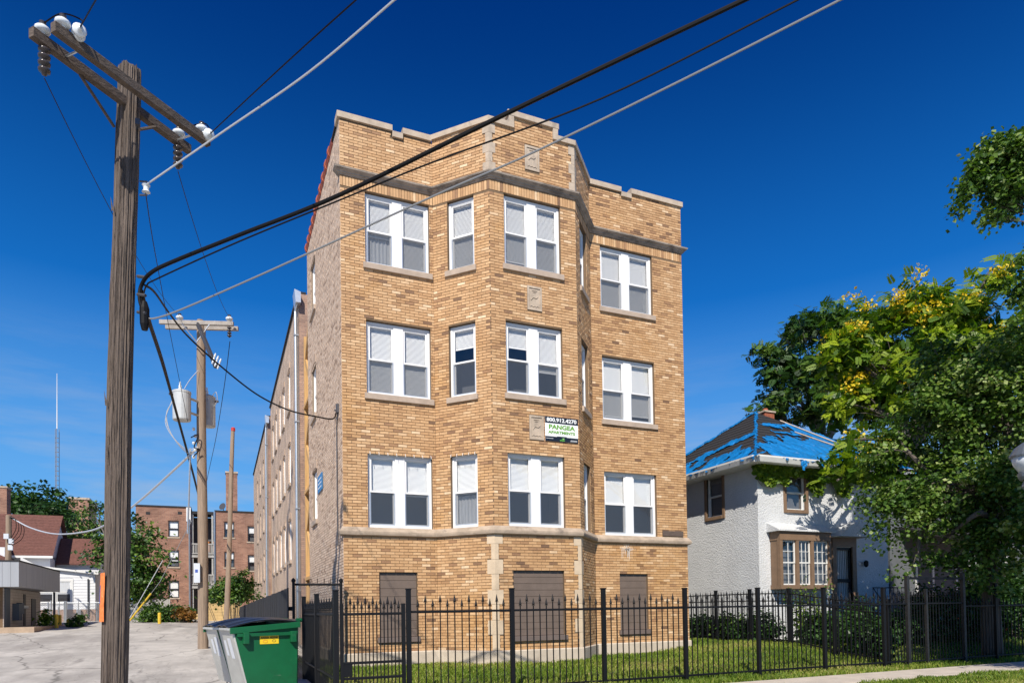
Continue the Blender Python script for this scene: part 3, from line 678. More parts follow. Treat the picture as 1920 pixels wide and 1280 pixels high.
for xa_, xb_, zz_ in ((sx0+.02, sx0+.21, .062), (sx1-.2, sx1-.03, .05), (sx1-.22, sx1-.03, .03)): MB().fbox(f2.F(), (xa_,.021,sz0+zz_), (xb_,.0222,sz0+zz_+.008)).build('small_print', 'sign_white', sg)
fs_ = Face((0, 6.2, 0), (0, 0, 0))
bs = thing('wall_sign', 'small faded blue sign high on the alley wall', 'sign', (0, 3.55, 4.75))
MB().fbox(fs_.F(), (6.2-4.02,.012,4.74), (6.2-3.12,.03,5.2)).build('board', 'sign_blue', bs)
for k in range(3): MB().fbox(fs_.F(), (6.2-3.9,.03,4.84+k*.11), (6.2-3.25,.032,4.875+k*.11)).build('print_line', 'sign_white', bs)
# ================================================================== utility poles and wires
def at_z(u, v, z):
    d = at(u, v, 1)-CAM; return CAM+d*((z-CAM.z)/d.z)
def wood_pole(P0, P1, r0, r1, m, parent, name='shaft', seg=28, rings=90, seed=1, groove=.010):
    rg = np.random.default_rng(seed); P0 = V3(P0); P1 = V3(P1); ax = (P1-P0).normalized(); x = ax.cross(V3((0,1,0))).normalized(); y = ax.cross(x)
    ang = rg.normal(0, groove*.6, seg)-np.where(rg.uniform(size=seg) < .22, groove*2.6, 0); g2 = rg.normal(0, groove*.6, (rings//6+2, seg)); V = []
    for i in range(rings+1):
        t = i/rings; k = t*(rings//6); k0 = int(k); row = ang+g2[k0]*(1-k+k0)+g2[min(k0+1, len(g2)-1)]*(k-k0)
        r = r0+(r1-r0)*t; c = P0.lerp(P1, t)+x*.012*math.sin(t*7+seed)
        for j in range(seg):
            a = 2*math.pi*j/seg; rr = r+row[j]; top = rg.uniform(-.05,.05) if i == rings else 0
            V.append(c+(x*math.cos(a)+y*math.sin(a))*rr+ax*top)
    F = [(i*seg+j, i*seg+(j+1)%seg, (i+1)*seg+(j+1)%seg, (i+1)*seg+j) for i in range(rings) for j in range(seg)]+[tuple(range(rings*seg, rings*seg+seg))]
    return obj(name, V, F, m, parent)
pa, pb = at(213, 1280, 9.6), at(242, 132, 9.6); pdir = (pb-pa)/(pb.z-pa.z); pbase = pa-pdir*(pa.z+.1)
P1 = thing('utility_pole', 'tall weathered wooden utility pole in the left foreground with double crossarm', 'utility pole', (pbase.x, pbase.y, 0))
wood_pole(pbase, pb, .168, .142, 'pole_wood', P1, seed=4, seg=64, groove=.006, rings=120)
# splinters peeling off the shaft
for (u, v, l) in ((205,395,.2),(196,870,.35),(193,760,.22),(197,830,.18)):
    c = at(u+4, v, 9.42); MB().poly([c, c+V3((.03,0,0)), c+V3((-.012,0,l)), c+V3((.02,.03,.02))], [(0,1,2),(1,3,2),(0,2,3)]).build('splinter', 'arm_wood', P1)
za = at(244, 176, 9.35).z
fa, fb_ = at_z(99, 50, za), at_z(391, 268, za); ba, bb_ = at_z(58, 60, za), at_z(355, 281, za)
def beam(a, b, w, h, m, name, parent):
    a = V3(a); b = V3(b); ex = (b-a).normalized(); ey = V3((0,0,1)).cross(ex).normalized(); F = (a, ex, ey, ex.cross(ey)); return MB().fbox(F, (0,-w/2,-h/2), ((b-a).length,w/2,h/2)).build(name, m, parent, bevel=.006), F
_, FA = beam(fa, fb_, .095, .125, 'arm_wood', 'crossarm', P1); _, BA = beam(ba, bb_, .095, .125, 'arm_wood', 'crossarm', P1)
LF = (fb_-fa).length; LB = (bb_-ba).length
def pin_insulator(o, parent, s=1.0):
    ins = MB().lathe([(.02*s,0),(.045*s,.005*s),(.03*s,.03*s),(.07*s,.035*s),(.088*s,.06*s),(.088*s,.085*s),(.05*s,.12*s),(.0*s+.02,.125*s)], o, 14).build('insulator', 'porcelain', parent, smooth=True)
    MB().lathe([(.045*s,.118*s),(.05*s,.13*s),(.035*s,.15*s),(.04*s,.17*s),(.015*s,.18*s)], o, 12).build('cap', 'porcelain_dark', ins)
def strain_insulator(o, d, parent, n=2):
    d = V3(d).normalized(); mb = MB()
    for k in range(n): mb.lathe([(.02,0),(.075,.01),(.08,.04),(.06,.055),(.03,.06),(.025,.1)], V3(o)+d*(.03+.11*k), 14, d)
    i_ = mb.build('strain_insulator', 'porcelain', parent, smooth=True); MB().tube([V3(o)-d*.04, V3(o)+d*(.05+.11*n)], .012, 6).build('clevis', 'galv', i_); return V3(o)+d*(.05+.11*n)
def hang_insulator(o, parent):
    mb = MB(); o = V3(o)
    for k in range(4): mb.lathe([(.03,0),(.07,-.02),(.066,-.045),(.03,-.055),(.03,-.085)], o-V3((0,0,.02+.085*k)), 12)
    mb.build('hanging_insulator', 'porcelain_dark', parent, smooth=True); return o-V3((0,0,.40))
fo = lambda F, x, y, z: F[0]+F[1]*x+F[2]*y+F[3]*z
# wire ends out to the street poles
wdir = (at(680, 0, 6.2)-fo(FA, LF-.15, 0, .1)).normalized()
for F, x in ((FA,.12),(FA,LF-.12),(BA,.14),(BA,LF-.14)): pin_insulator(fo(F, x, 0, .062), P1)
s1 = strain_insulator(fo(FA,.30,0,.10), (V3(wdir)+V3((0,0,.15))), P1); s2 = strain_insulator(fo(FA,LF-.05,0,.06), wdir, P1)
h1 = hang_insulator(fo(BA,.16,0,-.06), P1); h2 = hang_insulator(fo(BA,LF-.16,0,-.06), P1)
for F0, F1, x in ((FA,BA,.35),(FA,BA,LF-.25)): MB().tube([fo(F0,x,0,-.02), fo(F1,x+.05,0,-.02)], .014, 6).build('spacer_bolt', 'galv', P1)
MB().tube([at_z(150,140,za-.06), at(214,238,9.5)], .022, 6).build('brace', 'arm_wood', P1); MB().tube([at(262,243,9.55), at_z(291,238,za-.07)], .022, 6).build('brace', 'arm_wood', P1)
MB().box(tuple(at(258,230,9.4)-V3((.03,.03,.04))), tuple(at(258,230,9.4)+V3((.03,.03,.04)))).build('bolt', 'steel_dark', P1)
MB().lathe([(.03,-.06),(.055,-.05),(.035,-.02),(.035,.02),(.055,.05),(.03,.06)], at(274,354,9.55), 12).build('spool_insulator', 'porcelain', P1); MB().tube([at(262,340,9.55), at(276,341,9.55)], .012, 6).build('spool_bracket', 'steel_dark', P1); MB().tube([at(262,366,9.55), at(276,366,9.55)], .012, 6).build('spool_bracket', 'steel_dark', P1)
MB().lathe([(.04,-.2),(.06,-.12),(.065,.1),(.035,.2)], at(271,592,9.5), 10).build('splice_case', 'cable_black', P1)
for v in (518, 552, 585): MB().tube([at(258,v,9.5), at(273,v+2,9.45)], .022, 6).build('cable_bracket', 'steel_dark', P1)
# jumpers over the arm ends
MB().tube(smoothpath([fo(BA,.14,0,.21), fo(FA,.10,0,.24), fo(FA,.35,0,.36), s1]), .009, 5).build('jumper', 'cable_black', P1); MB().tube(smoothpath([fo(BA,LF-.14,0,.2), fo(FA,LF-.12,0,.22), fo(FA,LF,0.0,.25), s2]), .009, 5).build('jumper', 'cable_black', P1)
# torn orange notice wrapped on the left of the shaft
mat('orange_paper', (.72,.20,.05), .7, var=.3, vscale=18, dirt=((.75,.55,.3),9,.6,.6)); mat('blue_print', (.05,.1,.4), .7)
nt_ = thing('orange_notice', 'faded orange paper notice stapled to the foreground pole', 'notice', tuple(at(196,1165,9.4)))
pc0 = pbase+pdir*(at(196,1165,9.5).z+.1); mb = MB(); V = []; ns = 12
Fv = []
for j in range(9):
    zz = -.0+.68*j/8; c = pc0+pdir*zz
    for i in range(ns+1):
        a = rad(181+50*i/ns); rr = .192+.003*math.sin(i*2+j); V.append(c+V3((math.cos(a)*rr, math.sin(a)*rr, .004*math.sin(i*1.3))))
Fv = [(j*(ns+1)+i, j*(ns+1)+i+1, (j+1)*(ns+1)+i+1, (j+1)*(ns+1)+i) for j in range(8) for i in range(ns)]
npap = obj('paper', V, Fv, 'orange_paper', nt_); V2 = [V3(v)+(V3(v)-(pc0+pdir*(V3(v).z-pc0.z))).normalized()*.002 for v in V]
obj('print', [V2[j*(ns+1)+i] for j in (3,4,5,6) for i in (2,3,4,5)], [(j*4+i, j*4+i+1, (j+1)*4+i+1, (j+1)*4+i) for j in range(3) for i in range(3)], 'blue_print', npap)

# second pole with transformers, further down the alley
q0, q1 = at(381, 1216, 22), at(377, 603, 22); qd = (q1-q0)/(q1.z-q0.z); qb = q0-qd*.3
P2 = thing('utility_pole', 'pale wooden utility pole carrying two grey transformers further down the alley', 'utility pole', (q0.x, q0.y, q0.z))
wood_pole(qb, q1, .165, .135, 'pole_wood_tan', P2, seed=9, groove=.004, rings=50, seg=20)
z2 = at(376, 608, 21.8).z; cdir = (_rt*.985+_fw*.1).normalized()
cc = at(374, 610, 21.8); mat('arm_grey', (.33,.30,.27), .85, var=.25, vscale=6)
for dy in (-.19, .19):
    beam(cc-cdir*1.13+_fw*dy-V3((0,0,.0 if dy < 0 else .0)), cc+cdir*1.13+_fw*dy, .1, .13, 'arm_grey', 'crossarm', P2)
for x in (-.52, 1.0): pin_insulator(cc+cdir*x-_fw*.19+V3((0,0,.07)), P2, 1.25)
hang_insulator(cc+cdir*1.0-_fw*.19-V3((0,0,.08)), P2)
for sx in (-.42,.42): MB().tube([cc+cdir*sx-_fw*.25-V3((0,0,.06)), cc-_fw*.2-V3((0,0,.62))], .018, 5).build('brace', 'galv', P2)
# diagonal cutout arm
a_ = at(371, 607, 21.6); b_ = at(405, 688, 20.9); beam(a_, b_, .1, .11, 'steel_dark', 'cutout_arm', P2)
for k in range(3):
    o = at(404+5*k-3, 672+5*k, 20.8); MB().lathe([(.015,-.17),(.03,-.1),(.018,-.08),(.03,-.02),(.018,.02),(.03,.08),(.015,.17)], o, 8, (.3,-.2,.9)).build('fuse_cutout', 'porcelain', P2)
mat('xfmr', (.50,.52,.52), .42, .1, var=.1, vscale=5, dirt=((.36,.33,.29),3,.6,.4))
for u, dd, r, v0, v1 in ((341,21.4,.265,732,788),(391,22.5,.215,742,800)):
    b0, t0 = at(u, v1, dd), at(u, v0, dd); h = t0.z-b0.z; tr = MB().lathe([(r*.96,0),(r,.03),(r,h-.1),(r*1.04,h-.09),(r*1.04,h-.03),(r*.8,h),(.05,h+.05)], b0, 24).build('transformer', 'xfmr', P2, smooth=False)
    MB().lathe([(.04,0),(.06,.03),(.035,.07),(.055,.1),(.03,.14),(.02,.26)], t0+V3((-.05,0,.02)), 10).build('bushing', 'porcelain', tr)
    MB().lathe([(.035,0),(.05,.05),(.035,.12)], b0+V3((-r*.9 if u < 370 else r*.9,-.1,h*.82)), 8, (-1 if u < 370 else 1,-.3,0)).build('bushing', 'porcelain_dark', tr)
    for fz in (.3,.78): MB().tube([b0+V3((r*.7 if u < 370 else -r*.7,0,h*fz)), at(377, 760, 22)-V3((0,0,at(377,760,22).z-b0.z-h*fz))], .04, 6).build('bracket', 'galv', tr)
mat('sign_box', (.62,.66,.72), .5, var=.08)
bx0 = at(365, 1092, 21.8); F = (bx0, V3((1,0,0)), V3((0,1,0)), V3((0,0,1)))
cb = MB().fbox(F, (-.02,-.18,0), (.16,.25,.62)).build('control_box', 'sign_box', P2); MB().fbox(F, (.02,-.183,.32), (.10,-.179,.42)).build('sticker', 'blue_print', cb)
# loops of thin wire round the transformers
for k in range(3):
    MB().tube(smoothpath([at(327-2*k,750,21.3), at(312-1*k,775+8*k,21.3), at(322+4*k,815+6*k,21.4), at(350,842+3*k,21.7), at(366,838+6*k,21.9)], 6), .011, 4).build('tap_wire', 'cable_white', P2)
MB().tube(smoothpath([at(346,728,21.4), at(356,712,21.5), at(372,694,21.8)], 6), .011, 4).build('tap_wire', 'cable_white', P2); MB().tube(smoothpath([at(398,742,22.4), at(405,735,22.3), at(407,752,22.4), at(399,765,22.5)], 6), .014, 4).build('tap_wire', 'cable_white', P2)
for k in range(5): MB().lathe([(.03,-.05),(.05,0),(.03,.05)], at(363+3*(k%2),804+13*k,21.8), 8).build('spool_insulator', 'porcelain', P2)
MB().tube(smoothpath([at(358,820,21.7), at(372,815,21.7), at(364,838,21.6), at(374,842,21.7), at(362,856,21.7)], 5), .018, 5).build('jumper', 'cable_black', P2)
MB().tube([at(352,1000,21.85), at(357,840,21.85)], .03, 6).build('riser', 'galv', P2)
# thin leaning third pole
t0, t1 = at(425, 1160, 31), at(437, 803, 31); P3 = thing('utility_pole', 'thin bare leaning pole beside the dark board fence', 'utility pole', (t0.x, t0.y, 1.0))
t0 = t0-(t1-t0)/(t1.z-t0.z)*.35; wood_pole(t0, t1, .125, .085, 'pole_wood_tan', P3, seed=21, groove=.003, rings=30, seg=14)
mat('red_paint', (.45,.03,.03), .6); MB().lathe([(.092,-.12),(.092,.02),(.05,.05)], t1, 12).build('red_cap', 'red_paint', P3)
# short pole behind the shop
s0, s1_ = at(15, 1060, 40), at(16, 966, 40); P4 = thing('utility_pole', 'short grey pole with meter boxes rising behind the flat-roofed shop', 'utility pole', (s0.x, s0.y, gz(s0.x, s0.y)))
wood_pole((s0.x, s0.y, .9), s1_, .17, .15, 'pole_wood_tan', P4, seed=5, groove=.003, rings=20, seg=14)
for v, dx in ((1005,-.1),(1014,.14),(1026,.1)): o = at(16, v, 39.7); MB().box((o.x+dx-.12,o.y-.1,o.z-.15),(o.x+dx+.12,o.y+.05,o.z+.15)).build('meter_box', 'sign_box', P4)
for k in range(4): MB().tube(smoothpath([at(18,970,39.8), at(28+5*k,972+4*k,39.6), at(30+4*k,990+6*k,39.6), at(21,1008+5*k,39.7)], 6), .022, 4).build('drip_loop', 'cable_black', P4)

def wire(name, label, pts, r, m, n=6):
    o = MB().tube(pts, r, n).build(name, m); tag(o, label, 'cable' if 'cable' in name else 'wire'); return o
def ext(P, k=1.25): a, b = V3(P[-2]), V3(P[-1]); return P+[b+(b-a)*k]
wire('trunk_cable', 'thick black trunk cable sweeping across the bay from the foreground pole', ext(smoothpath([at(271,590,9.5), at(262,560,9.5), at(266,533,9.5), at(285,510,9.4), at(330,488,9.35), at(450,440,9.15), at(640,364,8.8), at(950,213,8.2), at(1400,-2,7.5)]), 3), .026, 'cable_black', 8)
wire('telephone_cable', 'thinner black cable just under the thick trunk cable', ext(smoothpath([at(268,560,9.5), at(275,535,9.5), at(300,520,9.4), at(450,452,9.15), at(640,374,8.8), at(812,304,8.45), at(1130,184,7.9), at(1500,-2,7.3)]), 3), .011, 'cable_black')
wire('messenger_cable', 'lowest pale grey cable crossing in front of the second-floor windows', ext(smoothpath([at(270,592,9.5), at(288,597,9.5), at(340,580,9.4), at(460,528,9.2), at(580,474,8.95), at(830,360,8.5), at(1000,286,8.2), at(1280,150,7.7), at(1580,-2,7.2)]), 3), .012, 'cable_grey')
wire('power_line', 'pale wire from the spool on the foreground pole to the upper edge', ext(smoothpath([at(275,346,9.5), at(420,246,8.9), at(580,135,8.1), at(742,-2,7.3)]), 2), .012, 'cable_white')
wire('power_line', 'dark wire leaving the right end of the foreground crossarm', ext(smoothpath([s2, at(540,115,7.6), at(670,-2,6.6)]), 2), .008, 'cable_black')
wire('power_line', 'dark wire leaving the left end of the foreground crossarm', ext([s1, at(182,-4,6.8)], 2), .008, 'cable_black')
e1 = cc+cdir*(-.52)-_fw*.19+V3((0,0,.2)); e2 = cc+cdir*1.0-_fw*.19+V3((0,0,.2))
wire('power_line', 'thin line from the left hanging insulator down to the second pole', catenary(h1, e1, .35), .006, 'cable_black', 5)
wire('power_line', 'thin line from the right hanging insulator down to the second pole', catenary(h2, e2, .25), .006, 'cable_black', 5)
wire('power_line', 'thin line from the foreground spool to the left transformer', smoothpath([at(273,362,9.55), at(290,470,12), at(322,640,17), at(352,790,21.4)]), .007, 'cable_black', 5)
wire('power_line', 'thin line dropping from the second pole past the right transformer', smoothpath([at(431,640,21.5), at(421,720,24), at(405,820,30), at(388,900,38), at(372,985,52)]), .012, 'cable_black', 5)
for k, (lb, a, b, r) in enumerate((('upper strand of the cable bundle running down the alley', 0, 0, .022), ('middle strand of the cable bundle running down the alley', 5, 3, .017), ('lower strand of the cable bundle running down the alley', 11, 8, .013))):
    wire('alley_cable', lb, smoothpath([at(266,545+a*2,9.55), at(280,600+a,10.5), at(306,680+a,13.5), at(332,775+b,18), at(356,862+b,23), at(372,925+b,30), at(383,975+b,45)]), r, 'cable_black')
wire('service_drop', 'black service cable drooping from the pole to the alley wall', smoothpath([at(272,535,9.5), at(290,548,10), at(318,588,11.5), at(352,630,13), at(410,683,14.2), at(480,738,15), at(540,768,15.3), at(590,780,15.5), V3((-.06,.95,6.04)), V3((-.05,.45,6.1))]), .017, 'cable_black')
MB().tube([(-.1,.45,6.1),(0,.45,6.12)], .02, 6).build('cable_anchor', 'steel_dark', apt); MB().tube([(-.025,.45,6.1),(-.025,.62,5.7),(-.025,.62,3.0)], .014, 6).build('service_conduit', 'steel_dark', apt); MB().box((-.06,.4,6.05),(0,.5,6.25)).build('cable_anchor', 'steel_dark', apt)
wire('service_drop', 'pale twisted service cable between the second pole and the short pole', smoothpath([at(370,838,21.8), at(340,868,22.5), at(255,944,27), at(195,985,31), at(150,998,34), at(100,1000,36.5), at(55,988,39), at(22,970,39.8)]), .038, 'cable_white')
wire('guy_wire', 'upper bare guy wire anchored by the hedge', [at(305,1050,34), at(242,1160,34)], .018, 'cable_white', 5); gw = wire('guy_wire', 'guy wire with yellow guard anchored by the hedge', [at(360,975,36), at(300,1090,36), at(299,1092,36), at(243,1164,36)][:2]+[at(243,1164,36)], .016, 'cable_grey', 5)
mat('yellow_paint', (.62,.42,.035), .6, var=.2, vscale=6, dirt=((.3,.22,.06),4,.6,.6)); MB().tube([at(283,1112,35.9), at(243,1163,35.9)], .045, 8).build('guard', 'yellow_paint', gw)

# ================================================================== iron fences
PK = {}
def picket_mesh(h, s=1.0):
    k = (round(h, 2), s)
    if k in PK: return PK[k]
    mb = MB(); r = .008; mb.box((-r,-r,.04), (r,r,h-.1))
    mb.lathe([(.009,0),(.016,.012),(.009,.024),(.010,.03),(.023*s,.045),(.019*s,.065),(.002,.15)], (0,0,h-.15), 6)
    for sx in (-1,1): mb.tube([(0,0,h-.128),(sx*.022,0,h-.118),(sx*.03,0,h-.135)], [.006,.006,.003], 4)
    me = bpy.data.meshes.new('picket'); me.from_pydata(mb.v, [], mb.f); me.materials.append(MATS['black_iron']); me.update(); PK[k] = me; return me
def add_pickets(par, a, b, n, zb, hs, s=1.0, ends=False, name='picket'):
    a = V3(a); b = V3(b); yaw_ = math.atan2((b-a).y, (b-a).x)
    for k in range(n):
        p = a.lerp(b, (k+1)/(n+1)); o = bpy.data.objects.new(name, picket_mesh(hs[k % len(hs)], s)); COL.objects.link(o); o.rotation_euler = (0,0,yaw_); place(o, (p.x, p.y, p.z+zb), par)
def rail(par, a, b, z, h=.038, w=.03, name='rail'):
    a = V3(a)+V3((0,0,z)); b = V3(b)+V3((0,0,z)); beam(a, b, w, h, 'black_iron', name, par)
def post(par, p, h, w=.038, name='post'):
    x, y, z = p; o = MB().box((x-w,y-w,z-.05),(x+w,y+w,z+h)).build(name, 'black_iron', par, bevel=.004); MB().prism([(x-w-.006,y-w-.006,z+h),(x+w+.006,y-w-.006,z+h),(x+w+.006,y+w+.006,z+h),(x-w-.006,y+w+.006,z+h)], (0,0,.02)).build('post_cap', 'black_iron', o)
FY = -4.7
ff = thing('iron_fence', 'black spear-topped iron fence along the sidewalk in front of the lawn', 'fence', (5.7, FY, 0))
xs_ = [.25+1.817*i for i in range(7)]
for x in xs_: post(ff, (x, FY, 0), 1.80, .036)
for a, b in zip(xs_, xs_[1:]):
    add_pickets(ff, (a+.03,FY,0), (b-.03,FY,0), 13, .03, (1.62,1.69)); rail(ff, (a+.037,FY,0), (b-.037,FY,0), 1.44); rail(ff, (a+.037,FY,0), (b-.037,FY,0), .13)
add_pickets(ff, (xs_[-1]+.03,FY,0), (11.90,FY,0), 6, .03, (1.62,1.69)); rail(ff, (xs_[-1]+.037,FY,0), (11.90,FY,0), 1.44); rail(ff, (xs_[-1]+.037,FY,0), (11.90,FY,0), .13)
gt = thing('iron_gate', 'narrow black iron gate with doubled lower rails at the alley corner', 'gate', (-.3, FY, 0))
add_pickets(gt, (-.80,FY-.02,0), (.14,FY-.02,0), 15, .03, (1.60,1.67)); 
for z in (1.42,.66,.42,.12): rail(gt, (-.83,FY-.02,0), (.16,FY-.02,0), z, .042)
MB().box((.13,FY-.045,.1),(.185,FY+.005,1.58)).build('stile', 'black_iron', gt); MB().box((-.84,FY-.045,.1),(-.79,FY+.005,1.58)).build('stile', 'black_iron', gt); MB().box((-.79,FY-.04,.45),(-.66,FY,.64)).build('lock_plate', 'black_iron', gt)
sf = thing('iron_fence', 'short black iron fence running back from the gate along the alley', 'fence', (-.9, -2.5, 0))
for y in (-4.7,-2.45,-.35): post(sf, (-.9,y,0), 1.78, .04)
for a, b in ((-4.66,-2.49),(-2.41,-.39)):
    add_pickets(sf, (-.9,a,0), (-.9,b,0), 13, .03, (1.60,1.67)); rail(sf, (-.9,a,0), (-.9,b,0), 1.42); rail(sf, (-.9,a,0), (-.9,b,0), .42)
bxl = at(630, 1174, 10.5); mat('lock_blue', (.35,.55,.72), .35); lk = thing('key_box', 'small pale blue key box hanging on the gate post', 'lock box', tuple(bxl))
MB().box((bxl.x-.03,bxl.y-.03,bxl.z-.06),(bxl.x+.03,bxl.y+.02,bxl.z+.045)).build('body', 'lock_blue', lk, bevel=.008); MB().tube([(bxl.x-.018,bxl.y,bxl.z+.04),(bxl.x-.018,bxl.y,bxl.z+.075),(bxl.x+.018,bxl.y,bxl.z+.075),(bxl.x+.018,bxl.y,bxl.z+.04)], .006, 6).build('shackle', 'galv', lk)
# side fence of the neighbour's lot, and tall gate frames
f2n = thing('iron_fence', 'black iron fence along the white house side of the lawn', 'fence', (11.4, -1, .2))
yy = [-4.6+1.45*i for i in range(6)]
for y in yy: post(f2n, (11.4,y,lawn_z(11.4,y)), 1.52, .04)
for a, b in zip(yy, yy[1:]):
    pa_, pb_ = V3((11.4,a,lawn_z(11.4,a))), V3((11.4,b,lawn_z(11.4,b))); add_pickets(f2n, pa_, pb_, 11, .03, (1.45,1.49), .8)
    for z in (1.40,1.2,.15): rail(f2n, pa_, pb_, z, .03)
rf = thing('iron_fence', 'dark iron fence in the shade right of the tall gate frame', 'fence', (16.5, FY, 0))
for x in (15.1,16.6,18.1,19.6): post(rf, (x,FY,0), 1.9 if x < 16 else 1.6, .035)
for a, b in ((13.95,15.06),(15.14,16.56),(16.64,18.06),(18.14,19.56)):
    add_pickets(rf, (a,FY,0), (b,FY,0), 9, .03, (1.5,1.56)); rail(rf, (a,FY,0), (b,FY,0), 1.36); rail(rf, (a,FY,0), (b,FY,0), .13)
mat('worn_iron', (.022,.022,.023), .5, .2, var=.3, vscale=9)
tg = thing('iron_gate', 'tall black iron gate frame under the trees at the right', 'gate', (12.9, FY, 0))
for x, h in ((11.94,2.08),(13.89,2.16)): MB().box((x-.04,FY-.04,0),(x+.04,FY+.04,h)).build('gate_post', 'worn_iron', tg, bevel=.005)
MB().box((11.98,FY-.025,2.0),(13.85,FY+.025,2.05)).build('header', 'black_iron', tg); MB().box((12.54,FY-.03,0),(12.60,FY+.03,1.78)).build('gate_post', 'worn_iron', tg)
add_pickets(tg, (12.6,FY,0), (13.84,FY,0), 11, .06, (1.68,)); add_pickets(tg, (11.97,FY,0), (12.54,FY,0), 5, .06, (1.68,))
for z in (1.44,.12): rail(tg, (12.0,FY,0), (13.84,FY,0), z)
# chain-link panel closing the side yard
cl_ = thing('chain_link_fence', 'narrow chain-link panel with spiked top closing the gap beside the wall', 'fence', (-.6, -.25, 0))
cx0, cx1, cyy, ch = -1.10, -.10, -.25, 2.06
for x in (cx0, cx1): MB().lathe([(.03,0),(.03,ch+.05),(.045,ch+.06),(.045,ch+.1),(.01,ch+.14)], (x,cyy,0), 10).build('post', 'black_iron', cl_)
MB().tube([(cx0,cyy,ch),(cx1,cyy,ch)], .024, 8).build('top_rail', 'black_iron', cl_)
mb = MB(); st = .052; mat('chain_wire', (.16,.165,.17), .45, .6)
k = -int(ch/st)
while cx0+k*st < cx1:
    for sg_ in (1,-1):
        xa = cx0+k*st if sg_ > 0 else cx0+k*st+ch; xb = xa+sg_*ch; ta, tb = 0, 1
        for t_, x_ in ((0,xa),): pass
        lo = max(0, min((cx0-xa)/(xb-xa), (cx1-xa)/(xb-xa))); hi = min(1, max((cx0-xa)/(xb-xa), (cx1-xa)/(xb-xa)))
        if hi > lo+.01: mb.tube([(xa+(xb-xa)*lo,cyy+.004*sg_,.03+ch*lo),(xa+(xb-xa)*hi,cyy+.004*sg_,.03+ch*hi)], .0032, 3, False)
    k += 1
stuff(mb.build('wire_mesh', 'chain_wire', cl_))
for k in range(7): x = cx0+.08+k*.14; MB().tube([(x,cyy,ch),(x,cyy,ch+.13)], .007, 4).build('spike', 'black_iron', cl_)
# charcoal board fence along the alley
mat('charcoal_board', (.014,.0145,.017), .75, var=.35, vscale=3, stretch=(4,4,.5), bump=.3, bscale=20, bdist=.01)
bf = thing('board_fence', 'charcoal painted wooden board fence along the alley wall', 'fence', (-1.4, 5, .2)); n = 76
for k in range(n):
    t = k/n; y = -.2+13.6*t; x = -1.18-.62*t; g = gz(x, y); h = 1.98-.28*t+random.uniform(-.012,.012)
    MB().prism([(x-.012,y,g-.1),(x-.012-.007,y+.168,g-.1),(x-.012-.007,y+.168,h),(x-.012,y,h)], (-.022-random.uniform(0,.014),0,0)).build('board', 'charcoal_board', bf)
for z in (.5,1.5): MB().prism([(-1.15,-.2,z),(-1.77,13.4,z+.05),(-1.77,13.4,z+.14),(-1.15,-.2,z+.09)], (.05,0,0)).build('rail', 'charcoal_board', bf)
MB().box((-1.25,13.35,.2),(-.2,13.4,1.8)).build('return_board', 'charcoal_board', bf)

# ================================================================== dumpster
mat('dump_green', (.004,.105,.036), .42, var=.13, vscale=2.5, bump=.12, bscale=9, bdist=.01, dirt=[((.16,.22,.17),5,.64,.6,(.4,.4,2)),((.012,.05,.025),2,.54,.5),((.12,.06,.03),6,.70,.7)])
mat('dump_steel', (.58,.58,.54), .42, .35, var=.14, vscale=3, bump=.08, bscale=12, dirt=[((.33,.28,.22),2.2,.60,.5)])
mat('lid_black', (.010,.012,.018), .33, var=.2, vscale=6); mat('label_yellow', (.80,.56,.02), .5); mat('label_white', (.72,.74,.77), .5, var=.1, vscale=20); mat('rubber', (.015,.015,.015), .7)
O = V3((-2.37,-3.19,.07)); dx = V3((.974,.226,0)); dy = V3((-.245,.97,0)).normalized(); dx = V3((dy.y,-dy.x,0)); DF = (O, dx, dy, V3((0,0,1)))
dm = thing('dumpster', 'green steel dumpster with black lid and bare steel front, at the alley mouth', 'dumpster', (O.x, O.y, 0))
dp = lambda x, y, z: O+dx*x+dy*y+V3((0,0,z))
Ld = 1.75
prof = [(.0,1.13),(.0,1.05),(.24,.16),(1.10,.14),(1.12,1.22)]
def slab(pts, y0, y1): return MB().prism([dp(x,y0,z) for x, z in pts], dy*(y1-y0))
slab([(.03,1.12),(.26,.16),(1.09,.14),(1.12,1.21)], 0, .03).build('side_panel', 'dump_green', dm)
slab([(.03,1.12),(.26,.16),(1.09,.14),(1.12,1.21)], Ld-.03, Ld).build('side_panel', 'dump_green', dm)
slab([(1.09,.14),(1.12,.14),(1.14,1.21),(1.11,1.21)], .03, Ld-.03).build('rear_panel', 'dump_green', dm); slab([(.24,.15),(1.09,.15),(1.09,.18),(.24,.18)], .03, Ld-.03).build('floor_panel', 'dump_green', dm)
for y0, y1 in ((.005,Ld*.5-.012),(Ld*.5+.012,Ld)):
    fp = slab([(.0,1.12),(.235,.15),(.262,.15),(.03,1.12)], y0, y1).build('front_panel', 'dump_steel', dm, bevel=.004)
    for yy_, zt, zb, w in ((y0+.20,.97,.62,.20),(y0+.50,.93,.66,.15)):
        fx = lambda z: .235*(1.12-z)/.97-.004
        MB().poly([dp(fx(zt),yy_,zt), dp(fx(zt),yy_+w,zt), dp(fx(zb),yy_+w,zb), dp(fx(zb),yy_,zb)], [(0,1,2,3)]).build('label_sheet', 'label_white', fp)
slab([(-.015,1.10),(.24,.14),(.25,.14),(-.005,1.12)], Ld*.5-.012, Ld*.5+.012).build('rib', 'dump_green', dm)
